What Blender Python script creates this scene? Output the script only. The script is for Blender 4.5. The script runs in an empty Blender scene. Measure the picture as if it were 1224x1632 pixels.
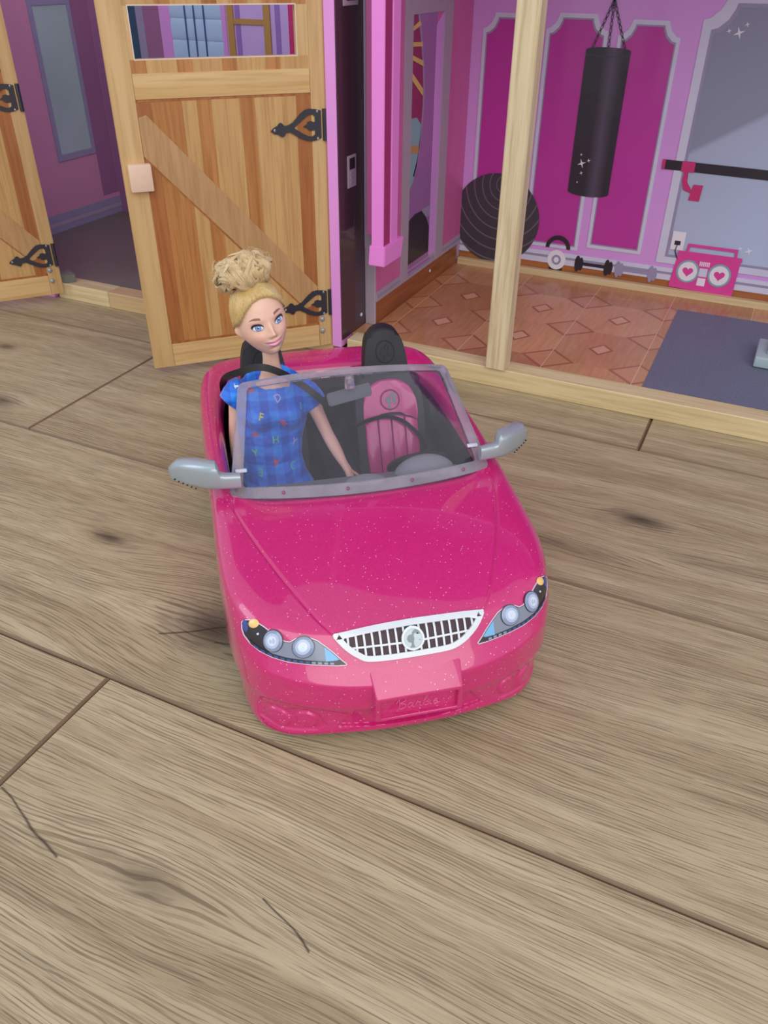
import bpy, bmesh, math, random
from mathutils import Vector, Matrix, noise
from mathutils.bvhtree import BVHTree
PI = math.pi
C = bpy.context.scene.collection
S = bpy.context.scene
random.seed(7)

# ------------------------------------------------------------------ camera, light, exposure
PITCH, ROLL, YAW, CH = math.radians(34.60), math.radians(0.59), math.radians(25.087), 0.37
_f = Vector((-math.sin(YAW)*math.cos(PITCH), math.cos(YAW)*math.cos(PITCH), -math.sin(PITCH)))
_r = Vector((math.cos(YAW), math.sin(YAW), 0)); _u = _r.cross(_f)
_r2 = math.cos(ROLL)*_r + math.sin(ROLL)*_u; _u2 = -math.sin(ROLL)*_r + math.cos(ROLL)*_u
cam_d = bpy.data.cameras.new('camera'); cam = bpy.data.objects.new('camera', cam_d); C.objects.link(cam)
cam_d.sensor_fit = 'VERTICAL'; cam_d.sensor_height = 36; cam_d.lens = 1282.9/1632*36
cam_d.clip_start = 0.01; cam_d.clip_end = 50
cam.matrix_world = Matrix(((_r2.x, _u2.x, -_f.x, 0), (_r2.y, _u2.y, -_f.y, 0), (_r2.z, _u2.z, -_f.z, CH), (0, 0, 0, 1)))
S.camera = cam
w = bpy.data.worlds.new('room_light'); S.world = w; w.use_nodes = True
wb = w.node_tree.nodes['Background']; wb.inputs['Color'].default_value = (0.86, 0.90, 1.0, 1); wb.inputs['Strength'].default_value = 0.76
def area(name, loc, target, size, power, col):
    l = bpy.data.lights.new(name, 'AREA'); l.shape = 'RECTANGLE'; l.size, l.size_y = size; l.energy = power; l.color = col
    o = bpy.data.objects.new(name, l); C.objects.link(o); o.location = loc
    o.rotation_euler = (Vector(target)-Vector(loc)).to_track_quat('-Z', 'Y').to_euler(); return o
area('window_daylight', (1.25, -1.35, 1.85), (-0.2, 0.55, 0.05), (3.0, 2.2), 46, (1.0, 0.965, 0.90))
area('far_window_daylight', (-2.4, -1.3, 1.3), (-0.3, 0.6, 0.1), (1.2, 1.5), 16, (0.85, 0.92, 1.0))
S.view_settings.view_transform = 'Standard'; S.view_settings.look = 'None'
S.view_settings.exposure = 0.0; S.view_settings.gamma = 1; S.view_settings.use_curve_mapping = False

# ------------------------------------------------------------------ helpers
def lin(c):
    return tuple(((v/255)/12.92 if v <= 10 else ((v/255+0.055)/1.055)**2.4) for v in c) + (1,)
def tag(o, label=None, cat=None, group=None, kind=None):
    for k, v in (('label', label), ('category', cat), ('group', group), ('kind', kind)):
        if v: o[k] = v
    return o
def empty(name, loc=(0, 0, 0), rz=0):
    o = bpy.data.objects.new(name, None); C.objects.link(o); o.location = loc; o.rotation_euler = (0, 0, rz); o.empty_display_size = 0.02; return o
def link(name, me, m, parent=None, smooth=False, label=None, kind=None):
    o = bpy.data.objects.new(name, me); C.objects.link(o)
    if m is not None:
        for mm in (m if isinstance(m, (list, tuple)) else [m]): me.materials.append(mm)
    if parent: o.parent = parent
    if smooth is True:
        for pl in me.polygons: pl.use_smooth = True
    elif smooth:
        me.shade_smooth_by_angle(angle=math.radians(smooth)) if hasattr(me, 'shade_smooth_by_angle') else None
        sm(me, smooth)
    if label: o['label'] = label
    if kind: o['kind'] = kind
    return o
def sm(me, ang):
    for pl in me.polygons: pl.use_smooth = True
    b = bmesh.new(); b.from_mesh(me)
    for e in b.edges:
        e.smooth = not (len(e.link_faces) == 2 and e.calc_face_angle(0) > math.radians(ang))
    b.to_mesh(me); b.free()
def fin(name, bm, m, parent=None, smooth=False, label=None, kind=None, normals=True):
    if normals: bmesh.ops.recalc_face_normals(bm, faces=bm.faces[:])
    me = bpy.data.meshes.new(name); bm.to_mesh(me); bm.free()
    return link(name, me, m, parent, smooth, label, kind)
def pyd(name, vs, fs, m, parent=None, smooth=False, label=None, kind=None):
    b = bmesh.new(); vv = [b.verts.new(v) for v in vs]
    for f in fs:
        try: b.faces.new([vv[i] for i in f])
        except ValueError: pass
    return fin(name, b, m, parent, smooth, label, kind)
def box(bm, x0, x1, y0, y1, z0, z1, bev=0, seg=1, mi=0):
    vs = [bm.verts.new((x, y, z)) for x in (x0, x1) for y in (y0, y1) for z in (z0, z1)]
    fs = [bm.faces.new([vs[i] for i in f]) for f in ((0, 1, 3, 2), (4, 6, 7, 5), (0, 4, 5, 1), (2, 3, 7, 6), (0, 2, 6, 4), (1, 5, 7, 3))]
    for f in fs: f.material_index = mi
    if bev:
        bmesh.ops.bevel(bm, geom=list({e for f in fs for e in f.edges}), offset=bev, segments=seg, affect='EDGES', profile=0.5)
def bx(name, x0, x1, y0, y1, z0, z1, m, parent, bev=0.0004, seg=1, label=None, smooth=False):
    b = bmesh.new(); box(b, x0, x1, y0, y1, z0, z1, bev, seg); return fin(name, b, m, parent, smooth, label)
def prism(bm, pts, fn, d, mi=0):
    """pts: outline 2-D; fn(u,v,h)->3-D; extruded from h=0 to h=d"""
    a = [bm.verts.new(fn(u, v, 0)) for u, v in pts]; b = [bm.verts.new(fn(u, v, d)) for u, v in pts]
    n = len(pts); fs = [bm.faces.new(a), bm.faces.new(b[::-1])]
    for i in range(n): fs.append(bm.faces.new((a[i], b[i], b[(i+1) % n], a[(i+1) % n])))
    for f in fs: f.material_index = mi
    return fs
def ringprism(bm, outer, inner, fn, d, mi=0):
    n = len(outer)
    L = [[bm.verts.new(fn(u, v, h)) for u, v in P] for P, h in ((outer, 0), (outer, d), (inner, d), (inner, 0))]
    for k in range(4):
        A, B = L[k], L[(k+1) % 4]
        for i in range(n):
            f = bm.faces.new((A[i], B[i], B[(i+1) % n], A[(i+1) % n])); f.material_index = mi
def tube(bm, pts, r, n=8, closed=False, flat=1.0, up=None):
    pts = [Vector(q) for q in pts]; N = len(pts); rings = []
    if not hasattr(r, '__len__'): r = [r]*N
    prev = None
    for i in range(N):
        a = pts[(i-1) % N] if (closed or i > 0) else pts[0]; c = pts[(i+1) % N] if (closed or i < N-1) else pts[-1]
        t = (c-a).normalized()
        if prev is None:
            q = Vector(up) if up else (Vector((0, 0, 1)) if abs(t.z) < .9 else Vector((1, 0, 0)))
        else: q = prev
        s = q - t*q.dot(t)
        if s.length < 1e-9: s = t.orthogonal()
        s.normalize(); prev = s; b2 = t.cross(s)
        rings.append([bm.verts.new(pts[i] + (s*math.cos(2*PI*k/n)*flat + b2*math.sin(2*PI*k/n))*r[i]) for k in range(n)])
    for i in range(N if closed else N-1):
        A, B = rings[i], rings[(i+1) % N]
        for k in range(n): bm.faces.new((A[k], A[(k+1) % n], B[(k+1) % n], B[k]))
    if not closed:
        bm.faces.new(rings[0][::-1]); bm.faces.new(rings[-1])
def ell(bm, c, r, nu=24, nv=14, R=None):
    M = Matrix.Translation(c) @ (R or Matrix()) @ Matrix.Diagonal((r[0], r[1], r[2], 1))
    bmesh.ops.create_uvsphere(bm, u_segments=nu, v_segments=nv, radius=1, matrix=M)
def cyl(bm, c, ax, r, h, n=24, r2=None, bev=0):
    q = Vector((0, 0, 1)).rotation_difference(Vector(ax).normalized()).to_matrix().to_4x4()
    g = bmesh.ops.create_cone(bm, cap_ends=True, segments=n, radius1=r, radius2=r if r2 is None else r2, depth=h, matrix=Matrix.Translation(c) @ q)
    if bev:
        es = [e for e in {e for v in g['verts'] for e in v.link_edges} if len(e.link_faces) == 2 and e.calc_face_angle(0) > 1]
        bmesh.ops.bevel(bm, geom=es, offset=bev, segments=2, affect='EDGES', profile=.5)
def crm(P, n=8, closed=False):
    P = [Vector(q) for q in P]; N = len(P); out = []
    for i in range(N if closed else N-1):
        if closed: a, b, c, d = P[(i-1) % N], P[i], P[(i+1) % N], P[(i+2) % N]
        else: a, b, c, d = P[max(i-1, 0)], P[i], P[i+1], P[min(i+2, N-1)]
        for k in range(n):
            t = k/n
            out.append(0.5*((2*b)+(c-a)*t+(2*a-5*b+4*c-d)*t*t+(-a+3*b-3*c+d)*t**3))
    if not closed: out.append(P[-1])
    return out
def circ(cx, cy, rx, ry=None, n=28, a0=0, a1=2*PI):
    ry = rx if ry is None else ry
    full = abs(a1-a0-2*PI) < 1e-6
    return [(cx+rx*math.cos(a0+(a1-a0)*k/(n if full else n-1)), cy+ry*math.sin(a0+(a1-a0)*k/(n if full else n-1))) for k in range(n)]

# ---- node helpers
class NT:
    def __init__(s, name):
        s.m = bpy.data.materials.new(name); s.m.use_nodes = True; s.t = s.m.node_tree; s.n = s.t.nodes; s.p = s.n['Principled BSDF']
    def N(s, ty, **k):
        o = s.n.new(ty)
        for a, b in k.items(): setattr(o, a, b)
        return o
    def put(s, sock, v):
        if isinstance(v, bpy.types.NodeSocket): s.t.links.new(v, sock)
        elif v is not None: sock.default_value = v
    def m_(s, op, a, b=None, c=None, clamp=False):
        o = s.N('ShaderNodeMath', operation=op, use_clamp=clamp); s.put(o.inputs[0], a); s.put(o.inputs[1], b); s.put(o.inputs[2], c); return o.outputs[0]
    def mix(s, f, a, b, mode='MIX'):
        o = s.N('ShaderNodeMix', data_type='RGBA', blend_type=mode); s.put(o.inputs[0], f); s.put(o.inputs[6], a); s.put(o.inputs[7], b); return o.outputs[2]
    def noise(s, v, sc=1, det=4, rough=.5, dist=0):
        o = s.N('ShaderNodeTexNoise'); s.put(o.inputs['Vector'], v); s.put(o.inputs['Scale'], sc); o.inputs['Detail'].default_value = det; o.inputs['Roughness'].default_value = rough; o.inputs['Distortion'].default_value = dist; return o.outputs['Fac']
    def ramp(s, f, *st):
        o = s.N('ShaderNodeValToRGB'); s.put(o.inputs[0], f); e = o.color_ramp.elements
        for i, (q, c) in enumerate(st):
            x = e[i] if i < 2 else e.new(q)
            x.position = q; x.color = c if len(c) == 4 else lin(c)
        return o.outputs[0]
    def vec(s, x, y, z):
        o = s.N('ShaderNodeCombineXYZ'); s.put(o.inputs[0], x); s.put(o.inputs[1], y); s.put(o.inputs[2], z); return o.outputs[0]
    def xyz(s, v):
        o = s.N('ShaderNodeSeparateXYZ'); s.put(o.inputs[0], v); return o.outputs
    def pos(s): return s.N('ShaderNodeNewGeometry').outputs['Position']
    def obj(s): return s.N('ShaderNodeTexCoord').outputs['Object']
    def bump(s, h, st=.3, dist=.001):
        o = s.N('ShaderNodeBump'); s.put(o.inputs['Height'], h); o.inputs['Strength'].default_value = st; o.inputs['Distance'].default_value = dist; s.put(s.p.inputs['Normal'], o.outputs[0])
W4 = (1, 1, 1, 1); B4 = (0, 0, 0, 1)
def mat(name, col, rough=.5, metal=0, coat=0, spec=None, var=.06, sc=60, bump=0, sheen=0):
    t = NT(name); c = lin(col); v = t.noise(t.obj(), sc, 3)
    dk = tuple(x*(1-var) for x in c[:3])+(1,); lt = tuple(min(1, x*(1+var)) for x in c[:3])+(1,)
    t.put(t.p.inputs['Base Color'], t.mix(v, dk, lt)); t.p.inputs['Roughness'].default_value = rough; t.p.inputs['Metallic'].default_value = metal
    t.p.inputs['Coat Weight'].default_value = coat; t.p.inputs['Coat Roughness'].default_value = .06
    if sheen: t.p.inputs['Sheen Weight'].default_value = sheen
    if spec is not None: t.p.inputs['Specular IOR Level'].default_value = spec
    if bump: t.bump(t.noise(t.obj(), sc*12, 2), bump, .0003)
    return t.m

# ------------------------------------------------------------------ materials
def oak(name, knots=(), cracks=(), seed=0):
    t = NT(name); ps = t.xyz(t.pos()); x, y = ps[0], ps[1]
    rnd = t.N('ShaderNodeObjectInfo').outputs['Random']
    off = t.m_('MULTIPLY', rnd, 17.3)
    low = t.noise(t.vec(t.m_('MULTIPLY', x, 3.2), t.m_('ADD', t.m_('MULTIPLY', y, 8.0), off), off), 1, 1)
    yy = t.m_('ADD', y, t.m_('MULTIPLY', t.m_('SUBTRACT', low, .5), .030))
    mid = t.noise(t.vec(t.m_('MULTIPLY', x, 22), t.m_('MULTIPLY', y, 45), off), 1, 1)
    yy = t.m_('ADD', yy, t.m_('MULTIPLY', t.m_('SUBTRACT', mid, .5), .0022))
    dark = None
    for (kx, ky, rx, ry, st) in knots:
        dx = t.m_('DIVIDE', t.m_('SUBTRACT', x, kx), rx); dy = t.m_('DIVIDE', t.m_('SUBTRACT', y, ky), ry)
        d2 = t.m_('ADD', t.m_('MULTIPLY', dx, dx), t.m_('MULTIPLY', dy, dy))
        g = t.m_('EXPONENT', t.m_('MULTIPLY', d2, -.22))
        yy = t.m_('SUBTRACT', yy, t.m_('MULTIPLY', t.m_('MULTIPLY', t.m_('SUBTRACT', y, ky), g), .8))
        nz = t.noise(t.vec(t.m_('MULTIPLY', x, 60), t.m_('MULTIPLY', y, 130), seed+kx*9), 1, 4, .7)
        core = t.m_('EXPONENT', t.m_('MULTIPLY', t.m_('MULTIPLY', d2, t.m_('ADD', .35, t.m_('MULTIPLY', nz, 3.2))), -.9))
        core = t.m_('MULTIPLY', core, st)
        dark = core if dark is None else t.m_('MAXIMUM', dark, core)
    # broad tone streaks
    tone = t.noise(t.vec(t.m_('MULTIPLY', x, 2.6), t.m_('MULTIPLY', yy, 34), off), 1, 4, .55)
    band = t.noise(t.vec(t.m_('MULTIPLY', x, 5), t.m_('MULTIPLY', yy, 120), t.m_('ADD', off, 5)), 1, 4, .6)
    f = t.m_('ADD', t.m_('MULTIPLY', tone, .60), t.m_('MULTIPLY', band, .40))
    f = t.m_('ADD', f, t.m_('MULTIPLY', t.m_('SUBTRACT', rnd, .5), .03))
    col = t.ramp(f, (.24, (146, 127, 99)), (.42, (173, 155, 122)), (.58, (192, 176, 142)), (.78, (212, 198, 165)))
    # growth-ring lines and open pores
    rings = t.noise(t.vec(t.m_('MULTIPLY', x, 6), t.m_('MULTIPLY', yy, 620), t.m_('ADD', off, 9)), 1, 2, .5)
    rl = t.ramp(rings, (.38, B4), (.47, W4))
    col = t.mix(t.m_('MULTIPLY', t.m_('SUBTRACT', 1, rl), .12), col, lin((96, 76, 58)))
    pores = t.noise(t.vec(t.m_('MULTIPLY', x, 38), t.m_('MULTIPLY', yy, 1250), t.m_('ADD', off, 3)), 1, 2, .5)
    dens = t.noise(t.vec(t.m_('MULTIPLY', x, 9), t.m_('MULTIPLY', yy, 60), t.m_('ADD', off, 31)), 1, 2, .5)
    pl = t.ramp(t.m_('ADD', pores, t.m_('MULTIPLY', t.m_('SUBTRACT', dens, .5), .35)), (.40, B4), (.50, W4))
    col = t.mix(t.m_('MULTIPLY', t.m_('SUBTRACT', 1, pl), .26), col, lin((88, 70, 54)))
    # fine open pores: thin dark lines about 2.6 mm apart, broken up along their length
    phn = t.noise(t.vec(t.m_('MULTIPLY', x, 11), t.m_('MULTIPLY', yy, 75), t.m_('ADD', off, 77)), 1, 2, .5)
    ph = t.m_('ADD', t.m_('MULTIPLY', yy, 3000), t.m_('MULTIPLY', phn, 22))
    sn = t.m_('SINE', ph)
    brk = t.noise(t.vec(t.m_('MULTIPLY', x, 22), t.m_('MULTIPLY', yy, 560), t.m_('ADD', off, 51)), 1, 2, .55)
    dn2 = t.noise(t.vec(t.m_('MULTIPLY', x, 6), t.m_('MULTIPLY', yy, 26), t.m_('ADD', off, 15)), 1, 1, .5)
    q_ = t.m_('ADD', t.m_('MULTIPLY', sn, .22), t.m_('ADD', brk, t.m_('MULTIPLY', t.m_('SUBTRACT', dn2, .5), .38)))
    pl2 = t.ramp(q_, (.655, W4), (.73, B4))
    col = t.mix(t.m_('MULTIPLY', t.m_('SUBTRACT', 1, pl2), .48), col, lin((92, 74, 52)))
    cr = None
    for (ax, ay, bx_, by_, wdt) in cracks:
        L2 = (bx_-ax)**2+(by_-ay)**2
        px = t.m_('SUBTRACT', x, ax); py = t.m_('ADD', t.m_('SUBTRACT', y, ay), t.m_('MULTIPLY', t.m_('SUBTRACT', mid, .5), .010))
        tt = t.m_('DIVIDE', t.m_('ADD', t.m_('MULTIPLY', px, bx_-ax), t.m_('MULTIPLY', py, by_-ay)), L2, clamp=True)
        ex = t.m_('SUBTRACT', px, t.m_('MULTIPLY', tt, bx_-ax)); ey = t.m_('SUBTRACT', py, t.m_('MULTIPLY', tt, by_-ay))
        d = t.m_('SQRT', t.m_('ADD', t.m_('MULTIPLY', ex, ex), t.m_('MULTIPLY', ey, ey)))
        c1 = t.m_('SUBTRACT', 1, t.m_('DIVIDE', d, wdt), clamp=True); cr = c1 if cr is None else t.m_('MAXIMUM', cr, c1)
    if dark is not None:
        col = t.mix(t.m_('MULTIPLY', dark, .88), col, lin((58, 44, 38)))
    if cr is not None: col = t.mix(t.m_('MULTIPLY', cr, .9), col, lin((50, 40, 32)))
    t.put(t.p.inputs['Base Color'], col)
    t.put(t.p.inputs['Roughness'], t.m_('ADD', .50, t.m_('MULTIPLY', band, .14)))
    t.p.inputs['Specular IOR Level'].default_value = .35
    t.bump(t.m_('ADD', t.m_('MULTIPLY', pl, .4), t.m_('MULTIPLY', pl2, .6)), .35, .0006)
    return t.m

def grain(name, c1, c2, axis=2, sx=18, sl=420, rough=.5, dark=(120, 80, 40), dk=.25, objsp=True):
    """plain timber or printed timber, grain running along the given object axis"""
    t = NT(name); ps = t.xyz(t.obj()); rnd = t.N('ShaderNodeObjectInfo').outputs['Random']; off = t.m_('MULTIPLY', rnd, 23.7)
    sc = [sl, sl, sl]; sc[axis] = sx
    v = t.vec(*[t.m_('ADD', t.m_('MULTIPLY', ps[i], sc[i]), off) for i in range(3)])
    a = t.noise(v, .28, 3); b = t.noise(v, 1, 3, .6)
    f = t.m_('ADD', t.m_('MULTIPLY', a, .6), t.m_('MULTIPLY', b, .4))
    col = t.ramp(f, (.32, c1), (.66, c2))
    col = t.mix(t.m_('MULTIPLY', t.ramp(b, (.36, W4), (.5, B4)), dk), col, lin(dark))
    t.put(t.p.inputs['Base Color'], col); t.p.inputs['Roughness'].default_value = rough
    t.bump(b, .12, .0003); return t.m

def pinkcar():
    t = NT('glitter_pink_plastic'); v = t.obj()
    vo = t.N('ShaderNodeTexVoronoi', feature='F1'); t.put(vo.inputs['Vector'], v); vo.inputs['Scale'].default_value = 1050
    d = vo.outputs['Distance']; cc = t.xyz(vo.outputs['Color'])[0]
    fl = t.m_('MULTIPLY', t.m_('LESS_THAN', d, .32), t.m_('GREATER_THAN', cc, .965))
    vo2 = t.N('ShaderNodeTexVoronoi', feature='F1'); t.put(vo2.inputs['Vector'], v); vo2.inputs['Scale'].default_value = 1500
    sh = t.m_('MULTIPLY', t.m_('GREATER_THAN', t.xyz(vo2.outputs['Color'])[1], .75), .16)
    base = t.mix(sh, lin((205, 28, 112)), lin((232, 70, 140)))
    t.put(t.p.inputs['Base Color'], t.mix(t.m_('MULTIPLY', fl, .85), base, lin((255, 190, 215))))
    t.p.inputs['Roughness'].default_value = .30; t.p.inputs['Coat Weight'].default_value = 1.0; t.p.inputs['Coat Roughness'].default_value = .03
    t.p.inputs['Subsurface Weight'].default_value = 0.0
    return t.m
def clearplastic(name, tint, alpha, edge=.0):
    t = NT(name); n = t.n; n.remove(t.p); out = n['Material Output']
    tr = n.new('ShaderNodeBsdfTransparent'); tr.inputs[0].default_value = tint
    gl = n.new('ShaderNodeBsdfGlossy'); gl.inputs['Roughness'].default_value = .05; gl.inputs[0].default_value = (1, 1, 1, 1)
    df = n.new('ShaderNodeBsdfDiffuse'); df.inputs[0].default_value = (.62, .58, .66, 1)
    fr = n.new('ShaderNodeFresnel'); fr.inputs[0].default_value = 1.45
    m1 = n.new('ShaderNodeMixShader'); m1.inputs[0].default_value = alpha
    nz = t.noise(t.obj(), 60, 2); t.t.links.new(t.m_('MULTIPLY', t.m_('ADD', nz, .5), alpha), m1.inputs[0])
    t.t.links.new(tr.outputs[0], m1.inputs[1]); t.t.links.new(df.outputs[0], m1.inputs[2])
    m2 = n.new('ShaderNodeMixShader'); t.t.links.new(fr.outputs[0], m2.inputs[0]); t.t.links.new(m1.outputs[0], m2.inputs[1]); t.t.links.new(gl.outputs[0], m2.inputs[2])
    t.t.links.new(m2.outputs[0], out.inputs['Surface']); return t.m

M = {}
M['pink'] = pinkcar()
M['pinkseam'] = mat('pink_seam', (150, 20, 78), .4)
M['black'] = mat('black_plastic', (20, 19, 22), .5, coat=.1)
M['blackmatt'] = mat('black_matt_plastic', (24, 25, 33), .55)
M['tub'] = mat('dark_interior_plastic', (24, 18, 26), .6)
M['seatpink'] = mat('seat_pink_plastic', (214, 56, 138), .30, coat=.7)
M['silver'] = mat('silver_grey_plastic', (168, 180, 188), .32, metal=.35, coat=.3)
M['silverdark'] = mat('dark_silver_plastic', (128, 138, 140), .42, metal=.2)
M['chrome'] = mat('white_chrome_print', (222, 228, 234), .28, coat=.4)
M['slot'] = mat('dark_brown_grille_void', (62, 38, 48), .5)
M['glass'] = clearplastic('clear_windscreen_plastic', (.90, .88, .92, 1), .02)
M['glassrim'] = clearplastic('frosted_windscreen_rim', (.80, .72, .80, 1), .30)
M['clip'] = mat('clear_mirror_clip', (250, 250, 252), .05, var=0); M['clip'].node_tree.nodes['Principled BSDF'].inputs['Transmission Weight'].default_value = .85
M['pod'] = mat('matt_grey_pod_plastic', (160, 168, 172), .55)
M['lampblack'] = mat('lamp_sticker_dark', (38, 34, 42), .3, coat=.6)
M['lampgrey'] = mat('lamp_sticker_grey', (132, 140, 158), .3, coat=.6)
M['lampblue'] = mat('lamp_sticker_blue', (60, 78, 150), .3, coat=.6)
M['lampsky'] = mat('lamp_sticker_sky_blue', (120, 185, 235), .3, coat=.6)
M['lampwhite'] = mat('lamp_sticker_white', (214, 226, 244), .3, coat=.6)
M['lamplens'] = mat('lamp_sticker_lens', (138, 152, 182), .3, coat=.6, var=.2, sc=400)
M['lampglow'] = mat('lamp_sticker_glow', (182, 196, 224), .3, coat=.6)
M['lampamber'] = mat('lamp_sticker_amber', (250, 205, 130), .3, coat=.6)
M['lampline'] = mat('lamp_sticker_pale_line', (225, 205, 222), .3, coat=.6)

# ------------------------------------------------------------------ floor of laminate planks (structure)
floor = bx('floor', -2.6, 1.5, -0.9, 1.9, -0.012, -0.003, mat('plank_underlay', (96, 78, 58), .8), None, 0)
floor['kind'] = 'structure'
SE = [-0.6137-.2153, -0.3984-.0, -0.1829, 0.0324, 0.2477, 0.4630, 0.6783, 0.8936, 1.1089, 1.3242]
SE[0] = -0.8290; SE[1] = -0.6137
SE = [0.2477+.2153*k for k in range(-5, 8)]
rowmat = {
 3: oak('oak_plank_near', [(-0.20, 0.146, .030, .010, .45)], [(-.315, .165, -.235, .130, .0010), (-.150, .1700, -.106, .1535, .0011)], 1),
 4: oak('oak_plank_near_row', [(-0.195, 0.150, .030, .010, .5)], [(-.300, .158, -.2440, .1420, .0010), (-.1395, .1685, -.108, .1560, .0011)], 1),
 5: oak('oak_plank_knotty', [(-.268, .3130, .042, .030, 1.0), (-.4014, .3606, .022, .008, .9)], [(-.300, .292, -.262, .318, .0012), (-.262, .300, -.235, .308, .0010)], 2),
 6: oak('oak_plank_mid', [(-.0384, .5666, .032, .011, .95), (-.660, .4937, .03, .014, .8), (-.7577, .5966, .02, .010, .8), (.03, .53, .05, .012, .35), (-.10, .505, .07, .010, .5), (-.36, .640, .05, .02, .4)], [], 3),
 0: oak('oak_plank', [], [], 0)}
cuts = {4: [-.303, .85, -1.5], 5: [.62, -.95, -2.2], 6: [-.5891, .62, -1.85], 7: [-.0612, -1.3, 1.1], 3: [-1.1, .4], 8: [-.7, .6, -1.9], 9: [-1.3, 0], 10: [-.4, .9, -1.7], 2: [-.2, .9, -1.4], 1: [-.9, .3], 11: [-1, .2]}
GROOVE = mat('plank_groove', (126, 104, 80), .6, var=.15)
def plank(x0, x1, y0, y1, m):
    b = bmesh.new(); g = .00022; box(b, x0+g, x1-g, y0+g, y1-g, -.006, 0)
    te = [e for e in b.edges if all(v.co.z > -.001 for v in e.verts)]
    bmesh.ops.bevel(b, geom=te, offset=.0016, segments=1, affect='EDGES')
    for f in b.faces:
        c_ = f.calc_center_median()
        if c_.z < -.0001 and c_.z > -.004: f.material_index = 1
    fin('plank', b, [m, GROOVE], floor)
for r in range(len(SE)-1):
    k = r; cs = sorted([-2.6, 1.5]+[c for c in cuts.get(k, [-1.4+.5*(k % 3), .1+.3*(k % 2)]) if -2.6 < c < 1.5])
    for a, b_ in zip(cs, cs[1:]):
        plank(a, b_, SE[r], SE[r+1], rowmat.get(k, rowmat[0]))

# ------------------------------------------------------------------ the pink toy convertible (own frame: x = image right, y = towards its tail, z up, nose at y 0)
TH = math.radians(38.5)
def carworld(v):
    n = Vector((math.cos(TH), math.sin(TH), 0)); l = Vector((-math.sin(TH), math.cos(TH), 0))
    return n*(.088+v[0]) + l*(.287+v[1]) + Vector((0, 0, v[2]))
car = empty('toy_convertible', carworld((0, 0, 0)), TH)
tag(car, 'glittery hot pink plastic doll convertible with silver side mirrors and clear windscreen', 'toy car')

PF = [(0, 0), (.024, .0005), (.048, .0055), (.0705, .0155), (.0895, .0315), (.0960, .060), (.0975, .097), (.0975, .140), (.0980, .190), (.0985, .25), (.0985, .303), (.0925, .3385), (.056, .3485), (0, .3505)]
def nrm(i):
    a = PF[max(i-1, 0)] if i else (-PF[1][0], PF[1][1]); b = PF[i+1] if i < 13 else (-PF[12][0], PF[12][1])
    tx, ty = b[0]-a[0], b[1]-a[1]; L = math.hypot(tx, ty); return (-ty/L, tx/L)   # inward normal
NF, NSd, NR = range(0, 5), range(5, 11), range(11, 14)
#        front c0..c3      corner c4      side c5..c10      rear
ROWS = [
 ('b0', [(.014, .012)]*4, (.014, .006), [(.012, .010)]*6, [(.014, .014)]*3),
 ('b1', [(.004, .014), (.004, .014), (.004, .0125), (.003, .004)], (.003, .0015), [(.004, .008)]*6, [(.004, .014)]*3),
 ('b2', [(.0050, .020), (.0050, .020), (.0050, .018), (.0045, .012)], (.0045, .012), [(.003, .016)]*6, [(.002, .022)]*3),
 ('b3', [(.0052, .0345)]*4, (.0050, .0325), [(.002, .034)]*6, [(.001, .036)]*3),
 ('b4', [(.0000, .038)]*4, (.0000, .036), [(.000, .042)]*6, [(0, .045)]*3),
 ('b5', [(.0000, .055), (.0000, .055), (.0000, .055), (.000, .056)], (.000, .057), [(.000, .060)]*6, [(0, .065)]*3),
 ('b6', [(.0072, .0605), (.0072, .0605), (.0062, .0612), (.0046, .0635)], (.0030, .067), [(.0000, .074)]*6, [(.001, .082)]*3),
 ('b7', [(.0170, .0757), (.0165, .0757), (.0150, .0757), (.0105, .0775)], (.0085, .0805), [(.0015, .0835), (.0012, .086), (.0006, .0895)]+[(.0, .0905)]*3, [(.003, .096)]*3),
 ('b8', [(.0240, .0795), (.0235, .0795), (.0220, .0795), (.0190, .0805)], (.0170, .0845), [(.0105, .0875), (.0100, .0895), (.0070, .0935)]+[(.0050, .0958)]*3, [(.009, .1005)]*3),
]
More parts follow.
